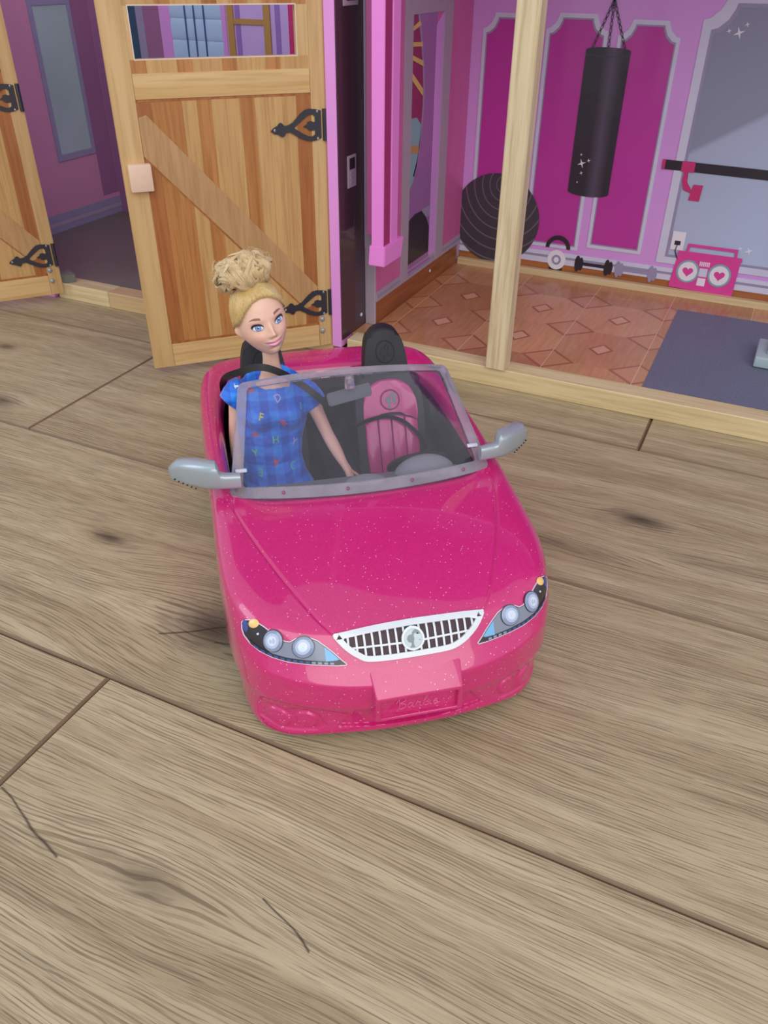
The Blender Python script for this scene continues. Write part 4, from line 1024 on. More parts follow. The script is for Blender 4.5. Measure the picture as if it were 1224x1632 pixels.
for cx in (-.0835, -.0460):
    bw('speaker_ring', [circ(cx, .0500, .0135, .0140, 32)], M['tealboard'], .0021, .0003); bw('speaker', [circ(cx, .0500, .0112, .0118, 30)], M['white'], .0024, .0003); bw('speaker_heart', [heart(cx, .0500, .0068)], M['boompink'], .0027, .0003)
for k in range(6): bw('boombox_slot', [R(-.0715+k*.0021, -.0702+k*.0021, .0585, .0640)], M['white'], .0021, .0003)
bw('boombox_dial', [R(-.0700, -.0605, .0460, .0560)], M['frameblue'], .0021, .0003); bw('boombox_dial', [R(-.0700, -.0605, .0345, .0440)], M['white'], .0021, .0003)
# kettlebell and dumbbells
bw('printed_kettlebell', [circ(-.2500, .0410, .0122, .0128, 30)], M['white'], .0012, .0004, 'white printed kettlebell with dark handle'); bw('kettlebell_disc', [circ(-.2500, .0410, .0062, .0065, 24)], M['framegrey'], .0016, .0003); bw('kettlebell_disc', [circ(-.2500, .0410, .0034, .0036, 18)], M['white'], .0019, .0003)
aro = [(-.2500+.0165*math.cos(a), .0560+.0165*math.sin(a)) for a in [PI*k/16 for k in range(17)]]; ari = [(-.2500+.0115*math.cos(a), .0560+.0110*math.sin(a)) for a in [PI*k/16 for k in range(17)]]
bw('kettlebell_handle', [aro+ari[::-1]], M['gymblack'], .0014, .0004)
bw('kettlebell_foot', [R(-.2590, -.2410, .0275, .0305)], M['gymblack'], .0010, .0003)
for xa, xb, mm in ((-.2215, -.1830, 'gymblack'), (-.1690, -.1270, 'framegrey')):
    bw('printed_dumbbell', [R(xa, xb, .0385, .0425)], M[mm], .0012, .0004, 'printed dumbbell against the skirting' if mm == 'gymblack' else 'fainter printed dumbbell against the skirting')
    for x in (xa, xb):
        bw('dumbbell_weight', [circ(x, .0400, .0036, .0105, 18)], M[mm], .0015, .0004); bw('dumbbell_weight', [circ(x+.0045, .0400, .0030, .0085, 18)], M[mm], .0013, .0004)
# ---- garage back wall behind the door window
bw('garage_wall_print', [R(-.984, -.4135, .0195, HT)], M['lavender'], 0, .0004)
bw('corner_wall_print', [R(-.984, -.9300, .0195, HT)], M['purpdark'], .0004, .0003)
bw('printed_teal_window', [R(-.9300, -.8980, .16, .36)], M['tealdk'], .0004, .0004); bw('window_frame', [R(-.8980, -.8850, .15, .37)], M['framegrey'], .0004, .0010)
bw('purple_curtain', [R(-.8850, -.8530, .10, .40)], M['purpdark'], .0004, .0005); bw('pink_shutter_frame', [R(-.8560, -.8370, .14, .40)], M['lilac'], .0009, .0008)
M['shut'] = mat('printed_sky_blue_shutter', (180, 218, 255), .4, coat=.2, var=.08, sc=30); M['shut2'] = mat('printed_blue_line', (66, 96, 150), .4)
for k in range(8):
    z0 = .1400+.0262*k
    b = bmesh.new(); tube(b, [(-.8370-HL.x, YB-.0008-HL.y, z0+.0131), (-.7510-HL.x, YB-.0008-HL.y, z0+.0131)], .0129, 12, flat=.0 or .12, up=(0, 1, 0)); fin('shutter_slat', b, M['shut'], back, 40)
for x in (-.8105, -.7955, -.7790): bw('shutter_rod', [R(x-.0012, x+.0012, .14, .35)], M['shut2'], .0024, .0006)
bw('pink_shutter_frame', [R(-.7510, -.7440, .14, .40)], M['lilac'], .0009, .0008)
for x in (-.7360, -.6780): bw('ladder_rail', [R(x-.0050, x+.0050, .02, HT)], M['gold'], .0009, .0020)
for k in range(9): bw('ladder_rung', [R(-.7360, -.6780, .0400+.05*k+.003, .0400+.05*k+.0095)], M['gold'], .0009, .0014)
bw('wall_stripe', [R(-.7290, -.7210, .02, HT)], M['lavdark'], .0004, .0004); bw('wall_stripe', [R(-.6660, -.6580, .02, HT)], M['lavdark'], .0004, .0004)
bw('pink_fringe', [R(-.6450, -.6340, .02, HT)], M['barpink'], .0004, .0010); bw('grey_pillar', [R(-.6340, -.6200, .02, HT)], M['greyedge'], .0004, .0030)
# ---- garage side wall (face x = -.985)
def gp(name, loops, m, off=0, th=.0005, label=None):
    b = bmesh.new(); flat(b, loops, lambda u, v, h: Vector((-.985+off+h-HL.x, u-HL.y, v)), th); return fin(name, b, m, garL, label=label)
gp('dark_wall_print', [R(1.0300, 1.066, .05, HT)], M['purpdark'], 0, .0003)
gp('printed_skirting', [R(.765, 1.066, .0190, .0440)], M['framegrey'], 0, .0012); gp('printed_skirting', [R(.765, 1.066, .0280, .0330)], M['greyedge'], .0012, .0004)
gp('printed_window', [R(.9500, 1.0285, .1145, .3200), R(.9575, 1.0215, .1230, .3115)], M['framegrey'], 0, .0020, 'tall grey framed teal window print'); gp('window_pane', [R(.9575, 1.0215, .1230, .3115)], M['teal'], 0, .0006)
gp('printed_window', [R(.9500, 1.0285, .3230, .4400), R(.9575, 1.0215, .3300, .4330)], M['framegrey'], 0, .0020); gp('window_pane', [R(.9575, 1.0215, .3300, .4330)], M['teal'], 0, .0006)

# ---- barn doors
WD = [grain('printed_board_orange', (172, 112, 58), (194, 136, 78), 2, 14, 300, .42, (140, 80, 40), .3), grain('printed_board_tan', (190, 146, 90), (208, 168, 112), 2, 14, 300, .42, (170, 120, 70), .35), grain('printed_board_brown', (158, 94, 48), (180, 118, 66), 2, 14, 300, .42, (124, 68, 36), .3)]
WS = grain('printed_stile', (196, 158, 104), (216, 182, 130), 2, 10, 240, .42, (170, 130, 86), .25)
WR = grain('printed_rail', (204, 164, 104), (226, 194, 140), 0, 10, 260, .42, (176, 132, 82), .25)
WB = grain('printed_brace', (178, 138, 90), (196, 156, 108), 0, 300, 24, .45, (150, 110, 70), .2)
M['iron'] = mat('black_printed_iron', (48, 48, 62), .32, metal=.2, coat=.6, var=.3, sc=120)
HG = lambda P: [((860-x)*.0000718+.0015, .2365-(y-430)*.0000555-.2365) for x, y in P]
HO = HG([(800, 205), (740, 185), (650, 170), (580, 185), (520, 240), (460, 310), (410, 370), (350, 410), (300, 420), (280, 400), (265, 375), (240, 365), (215, 385), (200, 410), (150, 440), (105, 490), (150, 535), (205, 550), (235, 575), (260, 595), (290, 575), (310, 530), (370, 525), (430, 570), (510, 630), (590, 670), (670, 685), (740, 670), (800, 640)])
HI = HG([(715, 300), (690, 265), (650, 260), (600, 290), (540, 345), (480, 400), (425, 460), (480, 505), (550, 560), (620, 600), (670, 608), (710, 580), (716, 510), (650, 515), (615, 490), (605, 465), (550, 448), (600, 415), (615, 375), (660, 362), (700, 385), (716, 372)])
def barn_door(loc, ang, label, window):
    hx = Matrix.Translation(-HL)
    T_ = .0060
    def fd(u, v, h): return Vector((u, -T_+h, v))
    b = bmesh.new()
    loops = [R(0, .1960, .0115, .400)]
    if window: loops.append(R(.0265, .1705, .2955, .3345))
    flat(b, loops, fd, T_); 
    b2 = bmesh.new()
    # back face
    for f in [f for f in b.faces if all(abs(v.co.y) < 1e-6 for v in f.verts)]:
        vs = [b.verts.new((v.co.x, -T_, v.co.z)) for v in f.verts]; b.faces.new(vs[::-1])
    bmesh.ops.remove_doubles(b, verts=b.verts, dist=1e-6)
    d = fin('barn_door', b, WS, house, label=label)
    d.location = Vector(loc)-HL; d.rotation_euler = (0, 0, ang)
    def pc(name, loops, m, off=0, th=.0006, lab=None):
        b = bmesh.new(); flat(b, loops, lambda u, v, h: Vector((u, off+h, v)), th); o = fin(name, b, m, d, label=lab); return o
    n = 12; w_ = (.1750-.0160)/n; pat = [0, 2, 0, 1, 0, 1, 2, 1, 1, 0, 1, 1, 2, 0]
    for k in range(n):
        s0 = .0160+w_*k; wm = WD[[2, 1, 1, 1, 0, 1, 1, 0, 1, 0, 0, 2][k]]
        pc('board', [R(s0+.0001, s0+w_-.0001, .0365, .2645)], wm, 0, .0003)
        pc('board', [R(s0+.0001, s0+w_-.0001, .2845, .2950)], WD[(0, 1, 1)[(k*7+1) % 3]], 0, .0003)
        pc('board', [R(s0+.0001, s0+w_-.0001, .3350, .400)], WD[pat[k]], 0, .0003)
    pc('stile', [R(.0005, .0150, .0120, .3995)], WS, 0, .0009); pc('stile', [R(.1755, .1955, .0120, .3995)], WS, 0, .0009)
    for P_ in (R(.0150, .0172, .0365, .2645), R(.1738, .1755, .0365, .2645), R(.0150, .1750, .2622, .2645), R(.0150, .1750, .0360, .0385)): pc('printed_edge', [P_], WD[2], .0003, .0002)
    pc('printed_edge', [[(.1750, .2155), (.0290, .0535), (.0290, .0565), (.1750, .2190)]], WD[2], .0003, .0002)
    pc('rail', [R(.0155, .1750, .2645, .2845)], WR, 0, .0012); pc('rail', [R(.0155, .1750, .0120, .0360)], WR, 0, .0010)
    pc('brace', [[(.1750, .2180), (.1750, .2500), (.1680, .2520), (.0155, .0790), (.0155, .0620), (.0290, .0560)]], WB, 0, .0009, 'diagonal brace')
    if window:
        pc('window_lip', [R(.0255, .1715, .2945, .3355), R(.0265, .1705, .2955, .3345)], mat('raw_board_edge', (226, 208, 190), .6), 0, .0004)
    for zc in (.0608, .2365):
        b = bmesh.new(); flat(b, [[(u, v+zc) for u, v in HO], [(u, v+zc) for u, v in HI]], lambda u, v, h: Vector((u, .0009+h, v)), .0012)
        hg = fin('hinge', b, M['iron'], d, label='black iron look strap hinge with heart cut-out')
        b = bmesh.new(); tube(b, [(.0020, .0018, zc-.0140), (.0020, .0018, zc+.0140)], .0024, 10)
        fin('hinge_pin', b, M['iron'], d, 40)
        for (u, v) in ((.0095, .0120), (.0095, -.0120), (.0520, -.0028)):
            b = bmesh.new(); ell(b, (u, .0022, v+zc), (.0011, .0005, .0014), 10, 6); fin('hinge_screw', b, M['rivet'], d, True)
    b = bmesh.new(); box(b, .1708, .1912, 0, .0090, .1890, .2125, .0012, 2); fin('handle_block', b, mat('raw_wood_block', (232, 200, 176), .55, var=.05, sc=200), d, 40, 'pale wooden handle block')
    for z in (.0290, .0425):
        b = bmesh.new(); bmesh.ops.create_uvsphere(b, u_segments=16, v_segments=8, radius=1, matrix=Matrix.Translation((.0115, .0012, z)) @ Matrix.Diagonal((.0030, .0022, .0030, 1))); fin('rivet', b, M['rivet'], d, True)
    return d
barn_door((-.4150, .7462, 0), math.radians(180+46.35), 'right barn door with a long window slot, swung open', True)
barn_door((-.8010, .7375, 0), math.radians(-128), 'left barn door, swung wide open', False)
# grey plastic block at the right edge of the picture
b = bmesh.new(); box(b, 0, .066, 0, .056, 0, .012, .002, 3); box(b, .010, .060, .010, .046, .012, .018, .002, 2)
eq = empty('machine_foot', (.0160, .8685, .0206)); o_ = fin('base', b, mat('pale_grey_green_plastic', (168, 186, 190), .4), eq, 40)
tag(eq, 'pale grey plastic block cut off by the right edge, standing on the speckled mat', 'block')

# ------------------------------------------------------------------ the doll sitting on the left seat (positions in the car's frame)
DB = Vector((-.047, .215, .0300))
doll = empty('doll', carworld(DB), TH)
tag(doll, 'blonde doll with curly top bun and blue lettered dress, seated in the convertible', 'doll')
def L2(v): return Vector(v)-DB
HC = Vector((-.0500, .2390, .1697))                    # head centre
def rotm():
    roll = Matrix.Rotation(math.radians(-13), 3, 'Y')   # head leans to image left
    yaw = Matrix.Rotation(math.radians(16), 3, 'Z')     # face turned to image right
    pitch = Matrix.Rotation(math.radians(-3), 3, 'X')
    return roll @ yaw @ pitch
HRm = rotm()
g_ = lambda x, s: math.exp(-(x/s)**2)
def headpt(d):
    """d unit direction in head frame (x right, y back, z up) -> point; millimetres inside"""
    x, y, z = d
    a = 15.6; bf, bb = 16.6, 18.0; ct, cb = 20.5, 22.5
    b_ = bf if y < 0 else bb; c_ = ct if z > 0 else cb
    ex = 2.25
    r = (abs(x/a)**ex+abs(y/b_)**ex+abs(z/c_)**ex)**(-1/ex)
    X, Y, Z = x*r, y*r, z*r
    t = max(0, -Z)/cb
    X *= 1-.31*t**1.9                                   # jaw
    if Y < 0:
        Y += 0.0
        # keep the lower face forward, flatten a little
        Y = Y*(1-.04*t)-1.6*t*g_(X, 9)
    if Y > 0: Y *= 1-.62*sstep(.15, .85, t)                  # nape
    if Y < 2:
        f = 1 if Y < -6 else sstep(2, -6, Y) if False else max(0, min(1, (2-Y)/8))
        # brow, eye sockets
        for s in (-1, 1):
            Y += f*1.5*g_(X-s*7.0, 4.2)*g_(Z+2.2, 3.4)
            Y -= f*.55*g_(X-s*6.8, 5.0)*g_(Z-2.6, 2.0)
            Y -= f*.9*g_(X-s*8.6, 4.5)*g_(Z+8.2, 4.0)   # cheeks
            Y -= f*.50*g_(X-s*7.2, 3.0)*g_(Z+2.0, 1.9)    # eyeball swell
            Y -= f*.9*g_(X-s*1.75, 1.1)*g_(Z+8.1, 1.1)   # nostril wings
        Y -= f*1.3*g_(X, 1.7)*g_(Z+3.4, 3.6)            # bridge
        Y -= f*3.3*g_(X, 1.75)*g_(Z+7.2, 1.6)*1.0       # tip
        Y -= f*1.5*g_(X, 1.5)*g_(Z+5.0, 2.2)
        Y += f*.5*g_(X, 1.3)*g_(Z+9.9, .8)
        w = X*X*.038
        Y -= f*1.25*g_(X, 4.0)*g_(Z+11.8-w, 1.0)        # upper lip
        Y -= f*1.45*g_(X, 3.6)*g_(Z+14.2-w, 1.15)       # lower lip
        Y += f*.9*g_(X, 4.2)*g_(Z+12.9-w, .5)       # mouth line
        Y += f*.8*g_(X, 3.4)*g_(Z+16.4, 1.0)
        Y -= f*1.3*g_(X, 3.6)*g_(Z+20.2, 2.2)           # chin
    # ears
    for s in (-1, 1):
        e = g_(Y-2.6, 2.2)*g_(Z+4.4, 4.2)
        if X*s > 0 and e > .02: X += s*2.6*e*(1 if Y > .8 else .6)
    return Vector((X, Y, Z))
def facecol(p_):
    x, y, z = p_; sk = [.90, .66, .54]
    c = Vector((.855, .545, .415))
    def mixc(a, b, t): return a.lerp(b, max(0, min(1, t)))
    if y < 2:
        for s in (-1, 1):
            c = mixc(c, Vector((.90, .40, .36)), .40*g_(x-s*9.5, 4)*g_(z+8.5, 3.5))
    c = mixc(c, Vector((.72, .38, .26)), .35*g_(x, 1.6)*g_(z+8.9, .7) if y < -8 else 0)
    if y < -4:
        # lips
        w = .010*x*x
        up_ = -11.9-.35*(abs(abs(x)-1.1))+.3*g_(x, .5)*-1 + w*1.0
        lo = -16.6+-0+.038*x*x; ml = -12.9+.038*x*x
        ax = abs(x)
        if ax < 6.7:
            zu = ml+(2.05-.25*(1-ax/1.0 if ax < 1 else 0))*max(0, 1-(ax/6.6)**1.7); zl = ml-2.5*max(0, 1-(ax/6.0)**2.0)
            m = sstep(0, .45, min(zu-z, z-zl))
            c = mixc(c, Vector((.80, .235, .40)), m*.95)
            c = mixc(c, Vector((.97, .66, .76)), m*.85*g_(x, 3.0)*g_(z-(ml-.35), .55))
            if zl-.2 < z < zu: c = mixc(c, Vector((.52, .10, .20)), .7*max(0, 1-abs(z-ml-.35)/.35))
        for s in (-1, 1):
            u = (x-s*7.3)*s/.84                              # outward positive
            zc = -1.6
            th = .10*u*.84
            v = (z-zc-th)/.84
            # upper lid curve and lower lid curve
            k = u/4.1
            if abs(k) < 1.25:
                zu = 2.15*max(0, 1-abs(k)**2.2)**.8 if abs(k) < 1 else 0
                zl = -1.75*max(0, 1-abs(k)**2.4) if abs(k) < 1 else 0
                # soft eye shadow
                c = mixc(c, Vector((.50, .25, .26)), .60*g_(u-.3, 3.8)*g_(v-2.7, 1.3))
                inside = abs(k) < 1 and zl < v < zu
                if inside:
                    c = Vector((.90, .93, .97))
                    r = math.hypot(u+.15, v-.15)
                    if r < 2.15:
                        c = mixc(Vector((.22, .46, .93)), Vector((.04, .10, .40)), sstep(1.35, 2.1, r))
                        if r < 1.45: c = mixc(Vector((.38, .66, 1.0)), Vector((.16, .36, .85)), sstep(.7, 1.45, r))
                        if r < .80: c = Vector((.015, .02, .08))
                    if math.hypot(u+.15-.6*s, v-.85) < .42: c = Vector((1, 1, 1))
                # lash line
                du = abs(v-zu) if abs(k) < 1 else 9
                wdt = 1.15+.75*max(0, k)
                if abs(k) < 1.02 and -.25 < v-zu < wdt+.25: c = mixc(c, Vector((.025, .015, .03)), 1-max(0, (v-zu-wdt)/.25) if v > zu else 1)
                if .80 < k < 1.15:
                    q = abs(v-(1.9*(k-.80)+.10)); c = mixc(c, Vector((.03, .02, .035)), max(0, 1-q/.55)*1.4)
                if abs(k) < 1 and zl-.45 < v < zl+.1: c = mixc(c, Vector((.22, .11, .16)), .75)
            # brow
            ub = u; zb = z-(4.15+.03*ub-(.075 if ub > 1.4 else .028)*(ub-1.4)**2)
            if -3.6 < ub < 5.2:
                wb = .82*(1-max(0, (ub-.5)/5.2))+.1
                m = max(0, min(1, (wb-abs(zb))/.35))*min(1, (ub+3.6)/.8)*min(1, (5.2-ub)/1.2)
                c = mixc(c, Vector((.22, .085, .065)), m*.92)
    return c
def hairline(x, y, z):
    """>0 where hair covers (mm, head frame)"""
    a = math.degrees(math.atan2(abs(x), -y)); T_ = ((0, 13.2), (20, 12.3), (38, 9.2), (55, 4.6), (75, .8), (95, -.6), (115, -3.5), (140, -8), (181, -10))
    for (a0, z0), (a1, z1) in zip(T_, T_[1:]):
        if a0 <= a <= a1: zh = z0+(z1-z0)*(a-a0)/(a1-a0)
    return z-zh
HN, HM = 320, 270
hv = []; 
for j in range(HM+1):
    ph = -PI/2+PI*j/HM
    for i in range(HN):
        # denser sampling on the face side
        t = i/HN*2*PI; t = t-.62*math.sin(t)
        d = Vector((math.cos(ph)*math.sin(t), -math.cos(ph)*math.cos(t), math.sin(ph)))
        hv.append(headpt(d))
HS = Vector((.00106, .00106, .00115))
def tohead(p_): return HC + HRm @ Vector((p_[0]*HS.x, p_[1]*HS.y, p_[2]*HS.z))
# ---- skin body, grown in centimetres
J = {}
def build_body():
    b = bmesh.new(); sl = b.verts.layers.skin.verify(); V = {}
    def v(n, p_, rx, ry=None):
        q = b.verts.new(L2(p_)*100); q[sl].radius = (rx*100, (ry or rx)*100); V[n] = q; return q
    def e(a, c): b.edges.new((V[a], V[c]))
    v('pel', (-.0470, .2110, .0430), .0145, .0115); v('waist', (-.0498, .2240, .0700), .0118, .0095); v('rib', (-.0480, .2330, .0900), .0150, .0105); v('chest', (-.0462, .2370, .1090), .0175, .0105)
    v('nb', (-.0448, .2390, .1235), .0120, .0086); v('nk', (-.0444, .2400, .1360), .0060, .0060); v('nt', (-.0458, .2400, .1600), .0058, .0058)
    for a, c in (('pel', 'waist'), ('waist', 'rib'), ('rib', 'chest'), ('chest', 'nb'), ('nb', 'nk'), ('nk', 'nt')): e(a, c)
    for s, S_, E_, W_, H_ in ((-1, (-.0700, .2380, .1190), (-.0752, .2330, .0850), (-.0758, .2230, .0560), (-.0745, .2180, .0470)), (1, (-.0215, .2360, .1150), (-.0105, .2180, .0875), (-.0010, .1930, .0705), (.0026, .1880, .0630))):
        n = str(s); cl = tuple((Vector(S_)*.6+Vector((-.0462, .2375, .1170))*.4))
        v('cl'+n, cl, .0082, .0075); v('S'+n, S_, .0068); v('Sm'+n, Vector(S_).lerp(Vector(E_), .45), .0056); v('E'+n, E_, .0047); v('Em'+n, Vector(E_).lerp(Vector(W_), .35), .0048); v('W'+n, W_, .0030); v('H'+n, H_, .0042, .0022)
        e('chest', 'cl'+n); e('cl'+n, 'S'+n); e('S'+n, 'Sm'+n); e('Sm'+n, 'E'+n); e('E'+n, 'Em'+n); e('Em'+n, 'W'+n); e('W'+n, 'H'+n)
        d = (Vector(H_)-Vector(W_)).normalized(); side = d.cross(Vector((0, 0, 1)) if s > 0 else Vector((0, 1, 0))).normalized(); dn = side.cross(d)
        if dn.z > 0 and s > 0: dn = -dn
        for k, (o, ln) in enumerate(((-.0030, .0085), (-.0010, .0100), (.0010, .0095), (.0030, .0075))):
            b0 = Vector(H_)+side*o*1.1+d*.0022; m1 = b0+d*ln*.45+dn*ln*.05; m2 = b0+d*ln*.85+dn*ln*.25
            v('f%s%d' % (n, k), b0, .0011); v('g%s%d' % (n, k), m1, .0010); v('h%s%d' % (n, k), m2, .0008); e('H'+n, 'f%s%d' % (n, k)); e('f%s%d' % (n, k), 'g%s%d' % (n, k)); e('g%s%d' % (n, k), 'h%s%d' % (n, k))
        t0 = Vector(W_)+d*.0035-side*.0034; v('t0'+n, t0, .0013); v('t1'+n, t0-side*.0028+d*.0035, .0011); v('t2'+n, t0-side*.0036+d*.0070, .0009)
        e('W'+n, 't0'+n); e('t0'+n, 't1'+n); e('t1'+n, 't2'+n)
        hx = -.0470+s*.0105
        v('hip'+n, (hx, .2030, .0410), .0100); v('kn'+n, (hx+s*.001, .1680, .0520), .0066); v('kn2'+n, (hx+s*.001, .1610, .0490), .0064); v('cf'+n, (hx+s*.001, .1530, .0390), .0064); v('an'+n, (hx+s*.001, .1450, .0275), .0036); v('ft'+n, (hx+s*.001, .1320, .0245), .0034, .0024)
        e('pel', 'hip'+n); e('hip'+n, 'kn'+n); e('kn'+n, 'kn2'+n); e('kn2'+n, 'cf'+n); e('cf'+n, 'an'+n); e('an'+n, 'ft'+n)
    V['pel'][sl].use_root = True
    me = bpy.data.meshes.new('sk'); b.to_mesh(me); b.free(); o = bpy.data.objects.new('sk', me); C.objects.link(o)
    for ty in ('SKIN', 'SUBSURF'):
        md = o.modifiers.new(ty, ty)
    md.levels = md.render_levels = 2
    o.modifiers[0].branch_smoothing = .6
    bpy.context.view_layer.update()
    r = evalobj(o); bpy.data.objects.remove(o); bpy.data.meshes.remove(me); return r
sk = build_body()
b = bmesh.new(); b.from_mesh(sk)
for v in b.verts: v.co *= .01
nb0 = len(b.verts)
# head added to the same mesh, its neck socket closing round the neck
vs = []
for p_ in hv: vs.append(b.verts.new(L2(tohead(p_))))
for j in range(HM):
    for i in range(HN):
        a_, b_, c_, d_ = vs[j*HN+i], vs[j*HN+(i+1) % HN], vs[(j+1)*HN+(i+1) % HN], vs[(j+1)*HN+i]
        try: b.faces.new((a_, b_, c_, d_))
        except ValueError: pass
bmesh.ops.remove_doubles(b, verts=b.verts[nb0:] if False else [v for v in b.verts if v.index < 0 or True], dist=1e-6)
bmesh.ops.recalc_face_normals(b, faces=b.faces)
me = bpy.data.meshes.new('body'); b.to_mesh(me); b.free()
ca = me.color_attributes.new('paint', 'FLOAT_COLOR', 'POINT')
inv = HRm.inverted()
base = Vector((.84, .52, .385))
for v in me.vertices:
    q = inv @ (v.co+DB-HC); q = Vector((q.x/HS.x, q.y/HS.y, q.z/HS.z))
    c = facecol(q) if q.length < 34 and q.z > -24.5 else base
    ca.data[v.index].color = (c.x, c.y, c.z, 1)
def skinm():
    t = NT('painted_doll_skin'); a = t.N('ShaderNodeAttribute', attribute_name='paint')
    t.put(t.p.inputs['Base Color'], t.mix(t.m_('MULTIPLY', t.noise(t.obj(), 90, 2), .06), a.outputs['Color'], (.8, .5, .4, 1))); t.p.inputs['Roughness'].default_value = .42
    t.p.inputs['Subsurface Weight'].default_value = .12; t.p.inputs['Subsurface Radius'].default_value = (.004, .0015, .0008); t.p.inputs['Subsurface Scale'].default_value = .5
    t.p.inputs['Coat Weight'].default_value = .12; return t.m
link('body', me, skinm(), doll, True, 'tan plastic doll body with a painted smiling face and blue eyes')
# ---- hair: combed cap, strands and curly bun
def hairm(name, c1, c2):
    t = NT(name); v = t.obj(); n = t.noise(v, 900, 2); n2 = t.noise(v, 160, 2); at = t.N('ShaderNodeAttribute', attribute_name='tone').outputs['Fac']
    f = t.m_('ADD', t.m_('MULTIPLY', n, .35), t.m_('ADD', t.m_('MULTIPLY', n2, .30), t.m_('MULTIPLY', at, .35)))
    t.put(t.p.inputs['Base Color'], t.ramp(f, (.25, c1), (.68, c2))); t.p.inputs['Roughness'].default_value = .30; t.p.inputs['Specular IOR Level'].default_value = .7; t.p.inputs['Anisotropic'].default_value = .5
    t.p.inputs['Sheen Weight'].default_value = .2; return t.m
HM1 = hairm('blonde_hair', (214, 178, 108), (255, 242, 190)); HM2 = hairm('blonde_bun_hair', (226, 194, 138), (255, 248, 222))
BUN = Vector((-1.0, 1.0, 27.2)); BR = (17.8, 12.6, 9.6)       # mm, head frame
ph_ = lambda i, j: hv[j*HN+i]
b = bmesh.new(); idx = {}
def capv(i, j):
    if (i, j) not in idx:
        p_ = ph_(i, j); h = hairline(*p_); n = p_.normalized()
        o = 1.5*sstep(-.3, 1.6, h)-.25
        o += .16*math.sin(math.atan2(p_.x, p_.y)*95)*sstep(0, 1.5, h)
        idx[i, j] = b.verts.new(L2(tohead(p_+n*o)))
    return idx[i, j]
for j in range(HM):
    for i in range(HN):
        if max(hairline(*ph_(i, j)), hairline(*ph_((i+1) % HN, j+1))) > -.2 and j < HM-1:
            b.faces.new((capv(i, j), capv((i+1) % HN, j), capv((i+1) % HN, j+1), capv(i, j+1)))
bmesh.ops.holes_fill(b, edges=[e for e in b.edges if e.is_boundary and all((v.co+DB-HC).length < .03 and (inv @ (v.co+DB-HC)).z > .019 for v in e.verts)], sides=300)
bmesh.ops.remove_doubles(b, verts=b.verts, dist=1e-7)
cap = fin('hair', b, HM1, doll, True, 'pale blonde hair combed up tightly')
# combed strands from the hairline up into the bun
b = bmesh.new(); rg = random.Random(3)
def surf(d, o):
    d = Vector(d).normalized(); return headpt(d)+d*o
BD = Vector((BUN.x*.6, BUN.y*.6, 20)).normalized()
N_ = 900
for k in range(N_):
    t = 2*PI*k/N_+rg.uniform(-.01, .01)
    # find the hairline on this meridian
    lo_, hi_ = -PI/2+.2, PI/2-.2
    pts_ = None
    for _ in range(16):
        m_ = (lo_+hi_)/2; d = Vector((math.cos(m_)*math.sin(t), -math.cos(m_)*math.cos(t), math.sin(m_)))
        if hairline(*headpt(d)) > 0: hi_ = m_
        else: lo_ = m_
    d0 = Vector((math.cos(hi_)*math.sin(t), -math.cos(hi_)*math.cos(t), math.sin(hi_)))
    P = []
    for q in range(9):
        u = q/8; d = d0.slerp(BD, u*.90); P.append(L2(tohead(surf(d, 1.05+.62*min(1, u*5)+rg.uniform(-.05, .22)))))
    tube(b, P, [.00020*(.5+.5*min(1, q*.6)) for q in range(9)], 3)
fin('combed_strands', b, HM1, cap, True, kind='stuff')
# hair tie base
b = bmesh.new(); ell(b, (0, 0, 0), (1, 1, 1), 40, 26)
for v in b.verts:
    q = Vector((v.co.x*BR[0]*.90, v.co.y*BR[1]*.90, v.co.z*BR[2]*.90)); n1 = noise.noise(q*.16+Vector((3, 1, 7))); q *= 1+.16*n1
    v.co = L2(tohead(BUN+q))
bun = fin('bun', b, HM2, cap, True, 'loose curly bun on top of the head')
b = bmesh.new(); rg = random.Random(11)
me_t = []
for k in range(120):
    # a lock of strands, wavy, wrapping over the bun from front to back
    ax = Vector((1, rg.gauss(0, .28), rg.gauss(0, .22))).normalized()
    if k % 4 == 0: ax = Vector((rg.gauss(0, 1), rg.gauss(0, .6), rg.gauss(0, .6))).normalized()
    s0 = ax.orthogonal().normalized(); s0 = Matrix.Rotation(rg.uniform(0, 2*PI), 3, ax) @ s0
    off = rg.uniform(-.96, .96) if k % 4 else rg.uniform(-.5, .5); ln = rg.uniform(1.2, 2.8); wv = rg.uniform(4, 8); am = rg.uniform(.03, .08); ph0 = rg.uniform(0, 6.28); a0 = rg.uniform(0, 6.28); rr = rg.uniform(.97, 1.10); lw = rg.uniform(.06, .11)
    for h in range(26):
        n_ = 14; o1 = (h/25-.5)*2*lw+rg.uniform(-.012, .012); P = []; rz = rr+.045*math.sqrt(max(0, 1-((h-12.5)/13)**2))+rg.uniform(-.012, .012); dl = rg.uniform(-.12, .12)
        for q in range(n_):
            u = q/(n_-1); ang = a0+dl+ln*(u-.5)
            o = max(-.97, min(.97, off+o1*math.sin(PI*(.12+.76*u))+am*math.sin(wv*u*ln/2+ph0+.25*o1)))
            d = ((s0*math.cos(ang)+ax.cross(s0)*math.sin(ang))*math.sqrt(1-o*o)+ax*o).normalized()
            e_ = Vector((d.x*BR[0], d.y*BR[1], d.z*BR[2])); bump_ = .16*noise.noise(e_*.16+Vector((3, 1, 7)))
            P.append(L2(tohead(BUN+e_*(rz-.07+.07*math.sin(PI*u)+bump_)*(1+.03*math.cos(wv*u*ln/2+ph0)))))
        tube(b, P, [.00016*math.sin(PI*(.10+.80*q/(n_-1)))+.00003 for q in range(n_)], 3)
